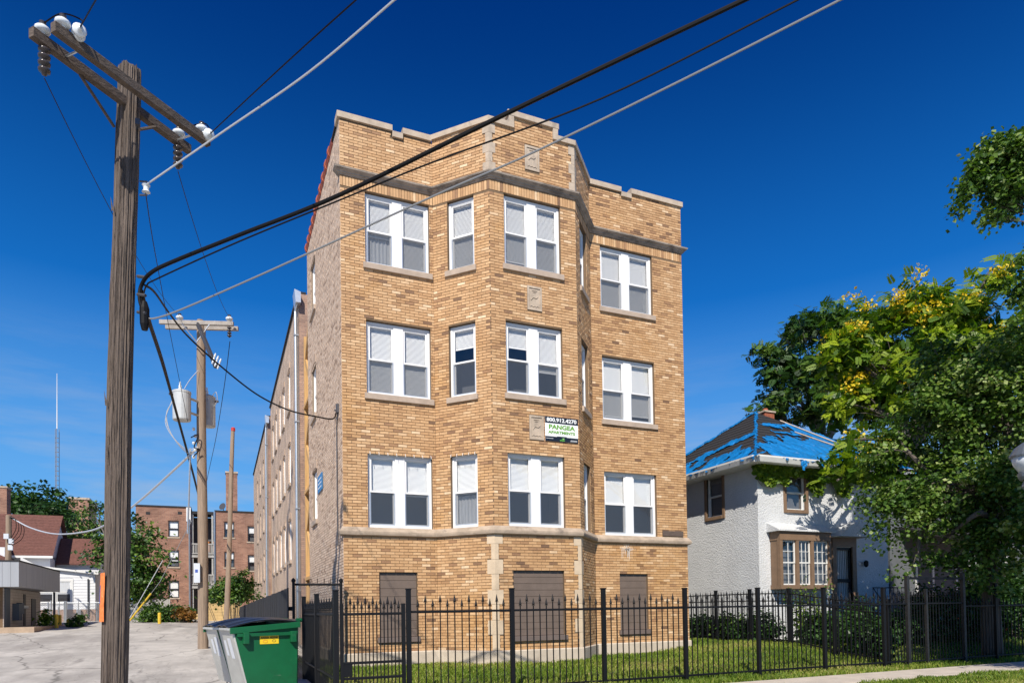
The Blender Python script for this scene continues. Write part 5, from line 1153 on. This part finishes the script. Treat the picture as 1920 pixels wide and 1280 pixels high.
ef = Face((LX0,LY,0),(LX1,LY,0)); rake = lambda x: 5.15-.95*x/ef.L; wo = [(4.15,5.0,2.35,3.75),(5.15,6.0,2.35,3.75)]; woc = [(4.05,6.1,2.25,3.9)]
MB().prism([(LX0,LY+.01,1.9),(LX1,LY+.01,1.9),(LX1,LY+.01,rake(ef.L)),(LX0,LY+.01,rake(0))], (0,.05,0)).poly([(LX1,LY,1.0),(LX1,LYb,1.0),(LX1,LYb,4.2),(LX1,LY,4.2)], [(0,1,2,3)]).build('extension_wall', 'clapboard', wh)
ew = wh; clap(ef, ef.L, 1.9, rake, wh, ops=woc)
MB().box((LX0,LY-.02,.9),(LX1+.01,LY+.2,1.9)).build('foundation', 'foundation', wh)
MB().prism([(LX0,LY-.25,rake(0)+.02),(LX1+.2,LY-.25,rake(ef.L)-.02),(LX1+.2,LY-.25,rake(ef.L)+.10),(LX0,LY-.25,rake(0)+.14)], (0,3.2,0)).build('extension_roof', 'white_trim', wh)
wf = MB(); F = ef.F(); wf.fbox(F, (4.05,.0,2.25), (6.1,.05,2.36)); wf.fbox(F, (4.05,.0,3.74), (6.1,.05,3.9)); wf.fbox(F, (4.05,0,2.36), (4.17,.05,3.74)); wf.fbox(F, (5.0,0,2.36), (5.17,.05,3.74)); wf.fbox(F, (5.98,0,2.36), (6.1,.05,3.74)); wfo = wf.build('window', 'white_trim', wh)
for a, b in ((4.17,5.0),(5.17,5.98)):
    mb = MB(); sash(mb, F, a, b, 2.36, 3.06, .015, .06); sash(mb, F, a, b, 3.0, 3.74, .03, .06); mb.build('sash', 'white_trim', wfo); pane(F, a+.04, b-.04, 2.4, 3.7, .012, wfo, 'glass'); pane(F, a+.04, b-.04, 2.4, 3.7, .002, wfo, 'dark_glass_back', 'dark_room'); pane(F, a+.05, b-.05, 2.9, 3.7, .006, wfo, 'curtain', 'curtain')
MB().tube([ef.p(6.95,.08,1.3), ef.p(6.95,.08,3.9)], .05, 6).build('downspout', 'shop_door', wh); MB().fbox(F, (6.3,0,1.55), (6.55,.25,1.9)).build('gas_meter', 'galv', wh)
RX0, RX1 = -21, -13.0; ye, yr, ze, zr = 39.4, 42.7, 5.57, 8.75
MB().box((RX0,ye+.4,.9),(RX1-.25,yr*2-ye-.4,ze)).build('main_wall', 'clapboard', wh); MB().poly([(RX1-.25,ye+.4,ze-.1),(RX1-.25,2*yr-ye-.4,ze-.1),(RX1-.25,yr,zr-.2)], [(0,1,2)]).build('gable', 'clapboard', wh)
for s in (1,-1):
    yy0 = yr-s*(yr-ye); n = 14; rmb = MB()
    for k in range(n):
        t0, t1 = k/n, (k+1)/n; p = lambda x, t, o: V3((x, yy0+(yr-yy0)*t, ze+(zr-ze)*t+o)); rmb.poly([p(RX0,t0,.03), p(RX1,t0,.03), p(RX1,t1,.005), p(RX0,t1,.005), p(RX0,t0,-.02), p(RX1,t0,-.02)], [(0,1,2,3),(4,5,1,0)])
    rmb.build('roof', 'brown_shingle', wh)
MB().box((RX0,ye-.12,ze-.15),(RX1,ye+.05,ze+.0)).build('gutter', 'white_trim', wh)
MB().box((RX1-.27,ye+2.0,4.0),(RX1-.22,ye+2.7,5.4)).build('gable_window', 'shop_door', wh)
# rear cross wing
MB().box((-13.2,41.5,.9),(-10.6,44.5,5.3)).build('wing_wall', 'clapboard', wh); wr = MB()
for s in (1,-1): wr.prism([(-13.2,43-s*1.8,5.1),(-10.4,43-s*1.8,5.1),(-10.4,43,7.05),(-13.2,43,7.05)], (0,0,.1))
wr.build('wing_roof', 'brown_shingle', wh); MB().poly([(-10.6,41.5,5.2),(-10.6,44.5,5.2),(-10.6,43,6.9)], [(0,1,2)]).build('wing_gable', 'clapboard', wh)
# gable of the next house peeking in at the far left, brick chimneys
nb = thing('white_gable', 'sliver of a white gabled house at the far left edge', 'house', (-21,33,1)); o = at(0,1040,44); MB().box((o.x-5,o.y,1),(o.x+.25,o.y+3,6.0)).build('wall', 'clapboard', nb); MB().prism([(o.x-5,o.y-.1,6.0),(o.x+.6,o.y-.1,5.0),(o.x+.6,o.y-.1,5.2),(o.x-5,o.y-.1,8)], (0,3,0)).build('roof', 'brown_shingle', nb)
def stack(u0, u1, v0, v1, D, label):
    a = at(u0, v1, D); w = (at(u1,v1,D)-a).length; h = at(u0,v0,D).z-a.z; t = thing('brick_chimney', label, 'chimney', (a.x+w/2, a.y, a.z)); MB().box((a.x,a.y,a.z-4),(a.x+w,a.y+1.2,a.z+h)).build('stack', 'far_red_brick', t); MB().box((a.x-.06,a.y-.06,a.z+h),(a.x+w+.06,a.y+1.26,a.z+h+.15)).build('cap', 'limestone', t)
stack(-14,8,913,975,58,'brown brick chimney at the far left edge'); 
tb = thing('brick_block', 'orange brick block rising behind the left trees', 'building', tuple(at(145,960,85))); o = at(128,935,85); MB().box((o.x,o.y,1),(o.x+2.2,o.y+6,o.z)).build('wall', 'far_red_brick', tb); MB().box((o.x-.1,o.y-.1,o.z),(o.x+2.3,o.y+6.1,o.z+.25)).build('parapet', 'limestone', tb)
# lattice radio mast
mt = thing('radio_mast', 'tall lattice radio mast on the far skyline', 'mast', tuple(at(107,930,150))); o = at(107,940,150); zt_ = at(107,803,150).z; r_ = .42; mat('mast_grey', (.28,.30,.34), .6, .3)
leg = [V3((o.x+r_*math.cos(a),o.y+r_*math.sin(a),0)) for a in (0.5,2.6,4.7)]; o.z = 1
for l in leg: MB().tube([(l.x,l.y,1),(l.x,l.y,zt_)], .07, 4).build('leg', 'mast_grey', mt)
mb = MB(); z = 1; k = 0
while z < zt_-1:
    for i in range(3): a, b = leg[i], leg[(i+1)%3]; mb.tube([(a.x,a.y,z),(b.x,b.y,z)], .055, 3, False)
    z += 1.05; k += 1
mb.build('lattice', 'mast_grey', mt); MB().tube([(o.x,o.y,zt_),(o.x,o.y,at(107,698,150).z)], [.13,.05], 5).build('aerial', 'white_trim', mt)
# chain-link and utility pipes by the clapboard house
cf = thing('chain_link_fence', 'low chain-link fence in front of the clapboard house', 'fence', (-12,35,1.1)); yv = 35.2; xa, xb = Xg(75,yv), Xg(250,yv); mb = MB(); z0 = 1.05; k = 0; x = xa-1.2
while x < xb:
    for s in (1,-1):
        p, q = (x,x+1.25) if s > 0 else (x+1.25,x); mb.tube([(p,yv,z0),(q,yv,z0+1.25)], .008, 3, False)
    x += .14
stuff(mb.build('wire_mesh', 'galv', cf)); MB().tube([(xa,yv,z0+1.25),(xb,yv,z0+1.25)], .025, 6).build('top_rail', 'galv', cf)
for k in range(6): x = xa+(xb-xa)*k/5; MB().tube([(x,yv,.9),(x,yv,z0+1.35)], .03, 6).build('post', 'galv', cf)
pr = thing('pipe_rack', 'cluster of galvanised upright pipes beside the shop', 'pipes', (Xg(100,34), 34, 1.1))
for u, v in ((91,1128),(96,1125),(101,1127),(110,1137),(121,1126),(124,1126)): x = Xg(u,34); MB().tube([(x,34,1.0),(x,34,Zg(u,v,34))], .05, 6).build('pipe', 'galv', pr)
# street lantern at the right edge
ln = at(1930, 865, 8.2); lp = thing('street_lantern', 'grey street lantern entering at the right edge', 'street lamp', (ln.x, ln.y, 0)); mat('lamp_grey', (.16,.18,.20), .4, .5); mat('lamp_glass', (.55,.58,.6), .15)
MB().lathe([(.10,0),(.10,.4),(.055,.5),(.05,ln.z-.35),(.09,ln.z-.30),(.06,ln.z-.22)], (ln.x,ln.y,0), 14).build('column', 'lamp_grey', lp)
MB().lathe([(.10,-.22),(.12,-.18),(.125,-.14),(.10,-.13)], ln, 18).build('collar', 'lamp_grey', lp); MB().lathe([(.10,-.14),(.165,-.03),(.185,.06)], ln, 18).build('globe', 'lamp_glass', lp, smooth=True); MB().lathe([(.20,.055),(.205,.075),(.15,.17),(.07,.23),(.03,.25),(.03,.33),(.01,.36)], ln, 18).build('hood', 'lamp_grey', lp)
# litter: a brick-red scrap on the concrete
lt = at_z(337,1226,.16); tag(MB().poly([lt+V3((-.13,-.05,.01)), lt+V3((.02,-.08,.05)), lt+V3((.13,0,.02)), lt+V3((.03,.1,.09)), lt+V3((-.1,.07,.03))], [(0,1,3),(1,2,3),(0,3,4)]).build('litter', mat('litter_red', (.35,.10,.05), .8)), 'crumpled rust-red scrap lying on the alley concrete', 'litter')

wfn = thing('board_fence', 'weathered grey plank fence behind the leaning guy wires', 'fence', (Xg(225,49), 49, 1.1))
for k in range(34):
    x = Xg(180,49)+.16*k; MB().box((x,49,.9),(x+.145,49.03,2.75+random.uniform(-.03,.03))).build('plank', 'porch_grey', wfn)
# ================================================================== vegetation
LEAFT = np.array([[0,0,0],[.5,-.30,.04],[1.0,0,-.10],[.5,.30,.04]])
def leaf_mesh(C, N, size, rng, aspect=1.0, template=None, tones=None):
    "C: leaf bases, N: facing normals; returns verts, quads"
    n = len(C); N = N/np.linalg.norm(N, axis=1, keepdims=True); r = rng.normal(size=(n,3)); T = r-N*np.sum(r*N,1,keepdims=True); T /= np.linalg.norm(T,axis=1,keepdims=True); B = np.cross(N,T)
    tp = LEAFT if template is None else template; s = size*rng.uniform(.65,1.3,n)
    V = C[:,None,:]+s[:,None,None]*(tp[None,:,0:1]*T[:,None]+tp[None,:,1:2]*aspect*B[:,None]+tp[None,:,2:3]*N[:,None])
    m = len(tp)//4; Q = np.arange(n*len(tp)).reshape(-1,4); return V.reshape(-1,3), Q
def pinnate(k=4):
    P = []
    for i in range(k):
        x = .12+.8*i/k
        for s in (-1,1):
            a = .75; l = .46*(1-.3*i/k); d = np.array([math.cos(a), s*math.sin(a), -.06]); w = np.array([-s*math.sin(a)*.0+.06, 0, 0]); b = np.array([x,0,-.12*x*x])
            perp = np.array([-d[1], d[0], 0])*.27*l
            P += [b, b+d*l*.5+perp, b+d*l, b+d*l*.5-perp]
    P += [np.array([.9,0,-.1]), np.array([1.05,-.05,-.13]), np.array([1.2,0,-.2]), np.array([1.05,.05,-.13])]
    return np.array(P)
PIN = pinnate()
from mathutils import noise as mnoise
def sprays(lobes, n, rng, shell=.5, gap=-.08, gs=.75):
    "clump centres spread through the crown's lobes, denser to the outside"
    vol = np.array([r[0]*r[1]*r[2] for _, r in lobes]); pick = rng.choice(len(lobes), n, p=vol/vol.sum()); d = rng.normal(size=(n,3)); d /= np.linalg.norm(d,axis=1,keepdims=True)
    rr = shell+(1-shell)*rng.uniform(0,1,n)**.6; rr *= rng.uniform(.82,1.08,n)
    c = np.array([np.array(l[0]) for l in lobes])[pick]; R_ = np.array([l[1] for l in lobes])[pick]; C = c+d*rr[:,None]*R_
    k = np.array([mnoise.noise(V3(p)*gs)+.4*mnoise.noise(V3(p)*gs*2.3) > gap for p in C]); return C[k], d[k], pick[k]
def crown(name, parent, m, lobes, nsp, per, leaf, rng, spread=.42, shell=.5, template=None, aspect=1.0, flat=.5, up=.7, tone_mu=.5, gap=-.08, gs=.75):
    c, d, pick = sprays(lobes, nsp, rng, shell, gap, gs); nsp = len(c); cnt = rng.poisson(per, nsp); idx = np.repeat(np.arange(nsp), cnt); n = len(idx)
    off = rng.normal(size=(n,3))*spread*np.array([1,1,flat])*rng.uniform(.6,1.3,nsp)[idx][:,None]; off[:,2] -= .25*np.abs(off[:,0])+.25*np.abs(off[:,1])
    N = d[idx]*.5+np.array([0,0,up])+rng.normal(size=(n,3))*.55; V, Q = leaf_mesh(c[idx]+off, N, leaf, rng, aspect, template); k = len(LEAFT if template is None else template)
    t = np.clip(rng.normal(tone_mu,.2,nsp)[idx]+rng.normal(0,.14,n), 0, 1); o = fast(name, V, Q, m, parent, np.repeat(t, k)); return c, pick
def limbs(parent, base, fork, lobes, cs, pick, r0, m, rng, twigs=120):
    base = V3(base); fork = V3(fork); mid = base.lerp(fork,.5)+V3((rng.normal()*.15,rng.normal()*.15,0)); path = smoothpath([base, mid, fork], 6)
    MB().tube(path, [r0*(1.25-.65*i/(len(path)-1)) for i in range(len(path))], 12).build('trunk', m, parent, smooth=True)
    mb = MB(); ends = []
    for l, R_ in lobes:
        c = V3(l); k = fork.lerp(c,.5)+V3((rng.normal()*.3,rng.normal()*.3,.25)); p = smoothpath([fork-V3((0,0,.2)), k, c], 6); ends.append(p); mb.tube(p, [r0*.55*(1-.8*i/(len(p)-1)) for i in range(len(p))], 7)
    mb.build('limbs', m, parent); mb = MB()
    for i in rng.choice(len(cs), min(twigs, len(cs)), replace=False):
        p = ends[pick[i]]; a = p[int(len(p)*rng.uniform(.45,.98))-1]; b = V3(cs[i]); k = a.lerp(b,.5)+V3((0,0,.12)); mb.tube([a, k, b], [r0*.10, r0*.07, .006], 4, False)
    stuff(mb.build('twigs', m, parent))
mat('bark', (.12,.10,.085), .95, var=.35, vscale=6, stretch=(3,3,.6), bump=.7, bscale=12, bdist=.02); mat('bark_grey', (.26,.24,.22), .9, var=.3, vscale=6)
leaf_mat('leaf_dark', [(0,(.012,.035,.008)),(.5,(.028,.075,.014)),(1,(.055,.125,.022))], .25)
leaf_mat('leaf_mid', [(0,(.010,.032,.006)),(.5,(.035,.09,.012)),(1,(.15,.24,.035))], .2)
leaf_mat('leaf_locust', [(0,(.016,.055,.004)),(.5,(.085,.17,.010)),(1,(.34,.42,.025))], .35)
leaf_mat('leaf_maple', [(0,(.014,.042,.006)),(.5,(.06,.13,.018)),(.8,(.15,.24,.035)),(1,(.32,.38,.14))], .28, .48, .35)
leaf_mat('blossom', [(0,(.55,.33,.01)),(.5,(.72,.50,.015)),(1,(.8,.62,.06))], .3)
leaf_mat('grass_blade', [(0,(.05,.10,.010)),(.4,(.13,.21,.022)),(.75,(.27,.32,.05)),(1,(.45,.38,.15))], .3, .5, .3)
leaf_mat('ivy_leaf', [(0,(.03,.08,.006)),(.5,(.09,.17,.012)),(1,(.26,.34,.03))], .35)
leaf_mat('red_ivy', [(0,(.06,.06,.012)),(.5,(.20,.09,.02)),(1,(.34,.17,.04))], .3)
def lobes_px(spec):
    "crown lobes from (u, v, depth, radius_m[, vertical radius])"
    out = []
    for s in spec:
        p = at(s[0], s[1], s[2]); r = s[3]; rv = s[4] if len(s) > 4 else r*.8; out.append((tuple(p), (r, r, rv)))
    return out
rg = np.random.default_rng(5)
# tall dark tree behind the white house
L1 = lobes_px([(1470,690,33,1.7),(1520,635,33,1.9),(1590,620,32,1.8),(1545,720,33,2.0),(1455,750,33,1.3),(1600,700,31,2.2),(1495,760,33,1.6)])
t1 = thing('tree', 'feathery dark green tree rising behind the tarped roof', 'tree', (at(1545,1000,33).x, at(1545,1000,33).y, .4), 'trees at the right')
c, pk = crown('crown', t1, 'leaf_mid', L1, 900, 15, .40, rg, .28, .3, PIN, gap=.10, gs=.9); limbs(t1, (WL[t1.name].x, WL[t1.name].y, .3), at(1545,850,33), L1, c, pk, .24, 'bark_grey', rg, 160)
# yellow-flowering locust
L2 = lobes_px([(1640,640,26,1.8),(1720,600,25.5,1.7),(1790,640,25,1.9),(1850,560,24.5,1.5),(1680,720,25.5,1.7),(1600,760,25.5,1.25),(1620,850,24,1.0),(1590,880,23.5,.7),(1755,730,25,2.0),(1900,640,24,1.6),(1580,665,26,1.2),(1860,500,24.5,.8),(1600,825,19.4,.75),(1585,870,19.2,.5),(1640,880,19.2,.75),(1570,900,19,.3),(1660,810,20.5,.9)])
t2 = thing('tree', 'tree with sprays of yellow blossom beside the white house', 'tree', (at(1700,1050,25.5).x, at(1700,1050,25.5).y, .4), 'trees at the right')
c, pk = crown('crown', t2, 'leaf_locust', L2, 1150, 17, .38, rg, .28, .4, PIN, tone_mu=.56, gap=.03, gs=.9); limbs(t2, (WL[t2.name].x, WL[t2.name].y, .3), at(1700,860,25.5), L2, c, pk, .26, 'bark', rg, 160)
ctr = np.array([np.array(l[0]) for l in L2])[pk]; outw = c-ctr; sc_ = outw[:,2]*1.0-outw[:,1]*.5-outw[:,0]*.3+rg.normal(0,.5,len(c)); sel = rg.permutation(np.argsort(-sc_)[:int(len(c)*.5)])[:60]
cc_ = np.repeat(c[sel]+np.array([-.05,-.15,.2]), 56, 0)+rg.normal(size=(60*56,3))*np.array([.20,.20,.13]); V, Q = leaf_mesh(cc_, rg.normal(size=cc_.shape)+np.array([0,-.4,.8]), .115, rg, 1.4); fast('blossom', V, Q, 'blossom', t2, np.repeat(np.clip(rg.normal(.5,.2,len(cc_)),0,1),4))
# maple in front of the houses
L3 = lobes_px([(1760,800,18,1.5),(1840,720,17.5,1.7),(1900,800,17,1.7),(1720,900,18,1.2),(1790,930,17.5,1.5),(1870,930,17,1.5),(1700,985,17.5,.8),(1760,1020,17.5,.9),(1850,1020,17,1.0),(1930,700,17,1.8),(1945,950,16.5,1.5),(1690,830,18,1.0),(1665,880,18.5,.75),(1690,940,18,.8),(1650,955,18.5,.4),(1780,680,18,1.0),(1920,1040,17,.9),(1725,1055,17.5,.6),(1790,1075,17.2,.6),(1860,1085,17,.6),(1620,905,19,.45)])
t3 = thing('tree', 'broad maple with glossy leaves shading the right-hand gate', 'tree', (at(1860,1200,17.5).x, at(1860,1200,17.5).y, .3), 'trees at the right')
c, pk = crown('crown', t3, 'leaf_maple', L3, 2500, 42, .10, rg, .20, .25, aspect=1.7, flat=.55, gap=.03, gs=1.1, tone_mu=.55); limbs(t3, (WL[t3.name].x, WL[t3.name].y, .1), at(1850,960,17.5), L3, c, pk, .2, 'bark', rg, 200)
# tall maple just out of frame, reaching in at the upper right
L4 = lobes_px([(1885,300,15,.62),(1845,345,15,.42),(1905,360,15,.6),(1935,290,15,.8),(1865,400,15,.28),(1925,490,15,.30),(1815,360,15,.24),(1800,388,15,.16),(1868,262,15,.26),(1830,315,15,.22),(1940,540,15,.38)])
L4b = [((11.8,-10.9,8.8),(2.1,1.9,1.5)),((13.2,-10.8,8.4),(1.8,1.6,1.2)),((10.2,-12.3,8.6),(1.8,1.6,1.4))]
t4 = thing('tree', 'leafy branch of a tall maple reaching in at the upper right', 'tree', (15.2, -9.2, .0), 'trees at the right')
c, pk = crown('branch_foliage', t4, 'leaf_maple', L4, 560, 34, .10, rg, .13, .1, aspect=1.6, flat=.9, gap=-.02, gs=2.0)
c2, pk2 = crown('crown', t4, 'leaf_maple', L4b, 700, 42, .13, rg, .32, .3, aspect=1.6)
limbs(t4, (15.2,-9.2,0), V3((15.0,-9.1,5.6)), L4b, c2, pk2, .2, 'bark', rg, 60)
mb = MB(); hub = at(2010,420,15); mb.tube(smoothpath([V3((15.0,-9.0,6.4)), V3((14.8,-8.2,7.6)), hub], 6), [.07-.003*i for i in range(13)], 6)
for l, R_ in L4: p = V3(l); mb.tube(smoothpath([hub, hub.lerp(p,.5)+V3((0,0,-.12)), p], 4), [.022,.019,.016,.014,.012,.010,.008,.006,.004], 5)
mb.build('branch', 'bark', t4)
# left-hand trees beyond the lot
L5 = lobes_px([(60,950,68,3.6,2.4),(95,960,68,2.6,2.2),(25,955,70,2.6,2.2),(110,985,66,2.2,2.6),(75,985,68,3,2)])
t5 = thing('tree', 'rounded dark tree behind the brown-roofed house', 'tree', (at(70,1100,68).x, at(70,1100,68).y, 1.1), 'trees beyond the alley')
c, pk = crown('crown', t5, 'leaf_dark', L5, 300, 42, .42, rg, .6, .5, aspect=1.3); limbs(t5, (WL[t5.name].x, WL[t5.name].y, .8), at(70,1000,68), L5, c, pk, .3, 'bark', rg, 40)
L6 = lobes_px([(178,965,55,1.5,1.7),(165,1010,55,1.6),(180,1060,56,1.7),(258,1000,46,1.3,1.5),(280,1040,44,1.2),(265,1080,44,1.6),(230,1030,45,2.0),(285,1090,44,.9),(205,1000,54,1.5),(250,1110,45,1.2)])
t6 = thing('tree', 'bushy green tree half hidden by the foreground pole', 'tree', (at(225,1150,44).x, at(225,1150,44).y, 1.1), 'trees beyond the alley')
c, pk = crown('crown', t6, 'leaf_mid', L6, 320, 40, .26, rg, .42, .4, aspect=1.3); limbs(t6, (WL[t6.name].x, WL[t6.name].y, .8), at(225,1080,44), L6, c, pk, .2, 'bark', rg, 60)
# shrubs
def shrub(name, label, lobes, m, nsp, per, leaf, spread, cat='shrub', group=None, gnd=None):
    b = V3(lobes[0][0]); t = thing(name, label, cat, (b.x, b.y, gnd if gnd is not None else gz(b.x, b.y)), group); c, pk = crown('foliage', t, m, lobes, nsp, per, leaf, rg, spread, .15, aspect=1.4, gap=-2); z0 = WL[t.name].z; mb = MB()
    for i in rg.choice(len(c), min(24, len(c)), replace=False): p = V3(c[i]); mb.tube([(b.x+(p.x-b.x)*.5, b.y+(p.y-b.y)*.5, z0-.05), (p.x, p.y, p.z)], [.014,.006], 4, False)
    mb.build('stems', 'bark', t); return t
shrub('shrub', 'sprawling green shrub in front of the far brick flats', lobes_px([(435,1105,33,.9,.7),(460,1098,33,.7,.8),(410,1112,33,.7,.5),(395,1114,33,.5,.4)]), 'leaf_mid', 120, 40, .14, .22)
shrub('ivy_hedge', 'ivy-covered low hedge turning red beside the yellow steps', lobes_px([(275,1150,40,.75,.55),(300,1148,40,.8,.6),(325,1148,40,.8,.6),(350,1150,40,.6,.5)]), 'leaf_mid', 150, 45, .13, .2, 'hedge')
shrub('red_ivy', 'patch of reddening ivy on the hedge top', lobes_px([(338,1143,39.4,.35,.3),(352,1149,39.4,.35,.3),(325,1136,39.4,.2,.12)]), 'red_ivy', 30, 40, .13, .16, 'ivy')
shrub('weed_clump', 'tall weeds growing beside the shop corner', lobes_px([(84,1158,34,.25,.5)]), 'ivy_leaf', 18, 30, .13, .14, 'weeds'); shrub('weed_clump', 'low weeds at the foot of the clapboard wall', lobes_px([(146,1162,35,.35,.3),(138,1166,35,.25,.2)]), 'leaf_mid', 20, 30, .13, .14, 'weeds')
# shrubs along the side of the white house
for k, (y, h, lab) in enumerate(((3.4,.6,'dark shrub at the rear end of the house side fence'), (2.2,.75,'dark shrub against the white side wall under its window'), (1.0,.7,'dark shrub near the front corner of the white house'), (-.2,.7,'dark shrub just in front of the white house corner'))):
    shrub('shrub', lab, [((11.85,y,.55+h*.4),(.28,.55,h*.75)), ((11.8,y+.4,.6+h*.3),(.25,.4,h*.5))], 'leaf_dark' if k % 2 else 'leaf_mid', 60, 38, .10, .16, 'shrub', 'shrubs beside the white house', .37)
for k, (x, y, h, lab) in enumerate(((12.6,-1.6,.75,'leafy shrub in front of the small-paned bay window'), (13.8,-1.9,.95,'tall shrub between bay window and front door'), (14.9,-2.2,.8,'shrub in front of the white house steps'), (12.4,-3.3,.55,'low shrub just behind the tall gate'), (16.4,-2.0,1.3,'shaded shrub right of the front steps'), (18.0,-2.4,1.7,'dark shrub below the maple'), (19.6,-2.4,1.9,'dark shrub at the right edge of the yard'))):  # right-hand shrubs enlarged to stand in for deep shade under the maple
    shrub('shrub', lab, [((x,y,.35+h*.55),(.6+.3*(h > 1.2),.45,h*.7)), ((x+.35,y+.2,.3+h*.8),(.3+.3*(h > 1.2),.3,h*.6))], 'leaf_dark', 75 if h < 1.2 else 170, 40, .105, .2, 'shrub', 'shrubs in front of the white house', .37)
# tall seeding weeds before the bay window
for k, (u, lab) in enumerate(((1530,'tall pale seeding weed before the bay window'), (1505,'shorter leafy weed before the bay window'))):
    b = at(u, 1180, 18.6); t = thing('weed', lab, 'weed', (b.x, b.y, .37)); mb = MB(); tops = []
    for j in range(7): p = V3((b.x+rg.normal()*.18, b.y+rg.normal()*.15, 1.9+rg.uniform(-.3,.45)-.25*k)); mb.tube([(b.x,b.y,.35), p], [.012,.004], 4, False); tops.append(p)
    mb.build('stems', 'bark', t); P = np.array([[V3((b.x,b.y,.4)).lerp(p, q)[i] for i in range(3)] for p in tops for q in rg.uniform(.3,1,60)]); V, Q = leaf_mesh(P+rg.normal(size=P.shape)*.04, rg.normal(size=P.shape)+np.array([0,0,.6]), .09, rg, .8); fast('leaves', V, Q, 'ivy_leaf', t, np.repeat(np.clip(rg.normal(.6,.2,len(P)),0,1),4))
# ivy trailing under the eaves of the white house
iv = thing('eave_ivy', 'bright ivy trailing under the front eaves of the white house', 'ivy', (14.0, .1, 5.0))
n = 5200; x = 12.0+rg.beta(1.0,1.3,n)*4.4; depth_ = rg.uniform(0,1,n)**1.25; zz = 5.68-depth_*(.28+.24*np.sin(x*2.3)**2+.15*np.sin(x*6.1+1))*1.35; yv_ = .2-.06-rg.uniform(0,.30,n)*(1-depth_*.6)
P = np.stack([x,yv_,zz],1); hit = (x > 13.25)&(x < 14.2)&(zz < 5.4); P = P[~hit]; V, Q = leaf_mesh(P, rg.normal(size=P.shape)*.5+np.array([-.2,-1,.5]), .12, rg, 1.7); fast('leaves', V, Q, 'ivy_leaf', iv, np.repeat(np.clip(rg.normal(.6,.22,len(P)),0,1),4))
mb = MB()
for k in range(9): x0 = 12.1+k*.5; mb.tube(smoothpath([(x0,.15,5.7),(x0+.2,.1,5.5),(x0+.05,.12,5.2),(x0+.25,.15,5.0 if k % 3 == 0 else 5.15)], 4), .008, 4, False)
mb.build('vines', 'bark', iv)
# grass
def grass(name, x0, x1, y0, y1, n, h, zf, label, rng, mask=None, mu=.45):
    X = rng.uniform(x0,x1,n); Y = rng.uniform(y0,y1,n)
    if mask is not None: k = mask(X, Y); X, Y = X[k], Y[k]
    n = len(X); Z = np.array([zf(a,b) for a, b in zip(X, Y)])-.005; cl_ = .65+.35*np.sin(X*3.1+1.1*np.sin(Y*2.7))*np.sin(Y*3.7+X); H = h*rng.uniform(.45,1.25,n)*np.clip(cl_,.4,1.1); a = rng.uniform(0,2*np.pi,n); w = rng.uniform(.006,.013,n); lean = rng.normal(size=(n,2))*.45*H[:,None]
    dxy = np.stack([np.cos(a),np.sin(a)],1)*w[:,None]; b0 = np.stack([X-dxy[:,0],Y-dxy[:,1],Z],1); b1 = np.stack([X+dxy[:,0],Y+dxy[:,1],Z],1); m0 = np.stack([X-dxy[:,0]*.8+lean[:,0]*.35,Y-dxy[:,1]*.8+lean[:,1]*.35,Z+H*.6],1); m1 = np.stack([X+dxy[:,0]*.8+lean[:,0]*.35,Y+dxy[:,1]*.8+lean[:,1]*.35,Z+H*.6],1); tp = np.stack([X+lean[:,0],Y+lean[:,1],Z+H],1)
    V = np.stack([b0,b1,m1,m0,tp],1).reshape(-1,3); i = np.arange(n)*5; Q = np.concatenate([np.stack([i,i+1,i+2],1),np.stack([i,i+2,i+3],1),np.stack([i+3,i+2,i+4],1)]); dry = .25*np.sin(X*.9+2)*np.sin(Y*1.7); t = np.clip(rng.normal(mu,.2,n)+dry,0,1)
    o = fast(name, V, Q, 'grass_blade', None, np.repeat(t,5)); tag(o, label, 'grass'); return stuff(o)
def inside_bldg(X, Y):
    bay_ = (Y > -BD-.08)&(X > X1)&(X < X4)&(Y > -BD-.08+np.maximum(0,np.maximum(X2-X, X-X3))*1.08); return ~(((Y > -.08)&(X > -.05)&(X < W+.06))|bay_)
grass('lawn_grass', -.7, 12.1, -5.38, 3.2, 100000, .13, lawn_z, 'short green lawn grass in front of the brick block', rg, inside_bldg, .55)
grass('yard_grass', 12.1, 22, -5.38, -.4, 22000, .12, lawn_z, 'shaded rough grass in front of the white house', rg, None, .4)
grass('verge_grass', 5, 20, -8.2, -6.52, 26000, .11, lambda x, y: .012, 'weedy verge grass along the sidewalk edge', rg, lambda X, Y: Y < -6.62+.1*np.sin(X*4)+.1*np.sin(X*1.3), .5)
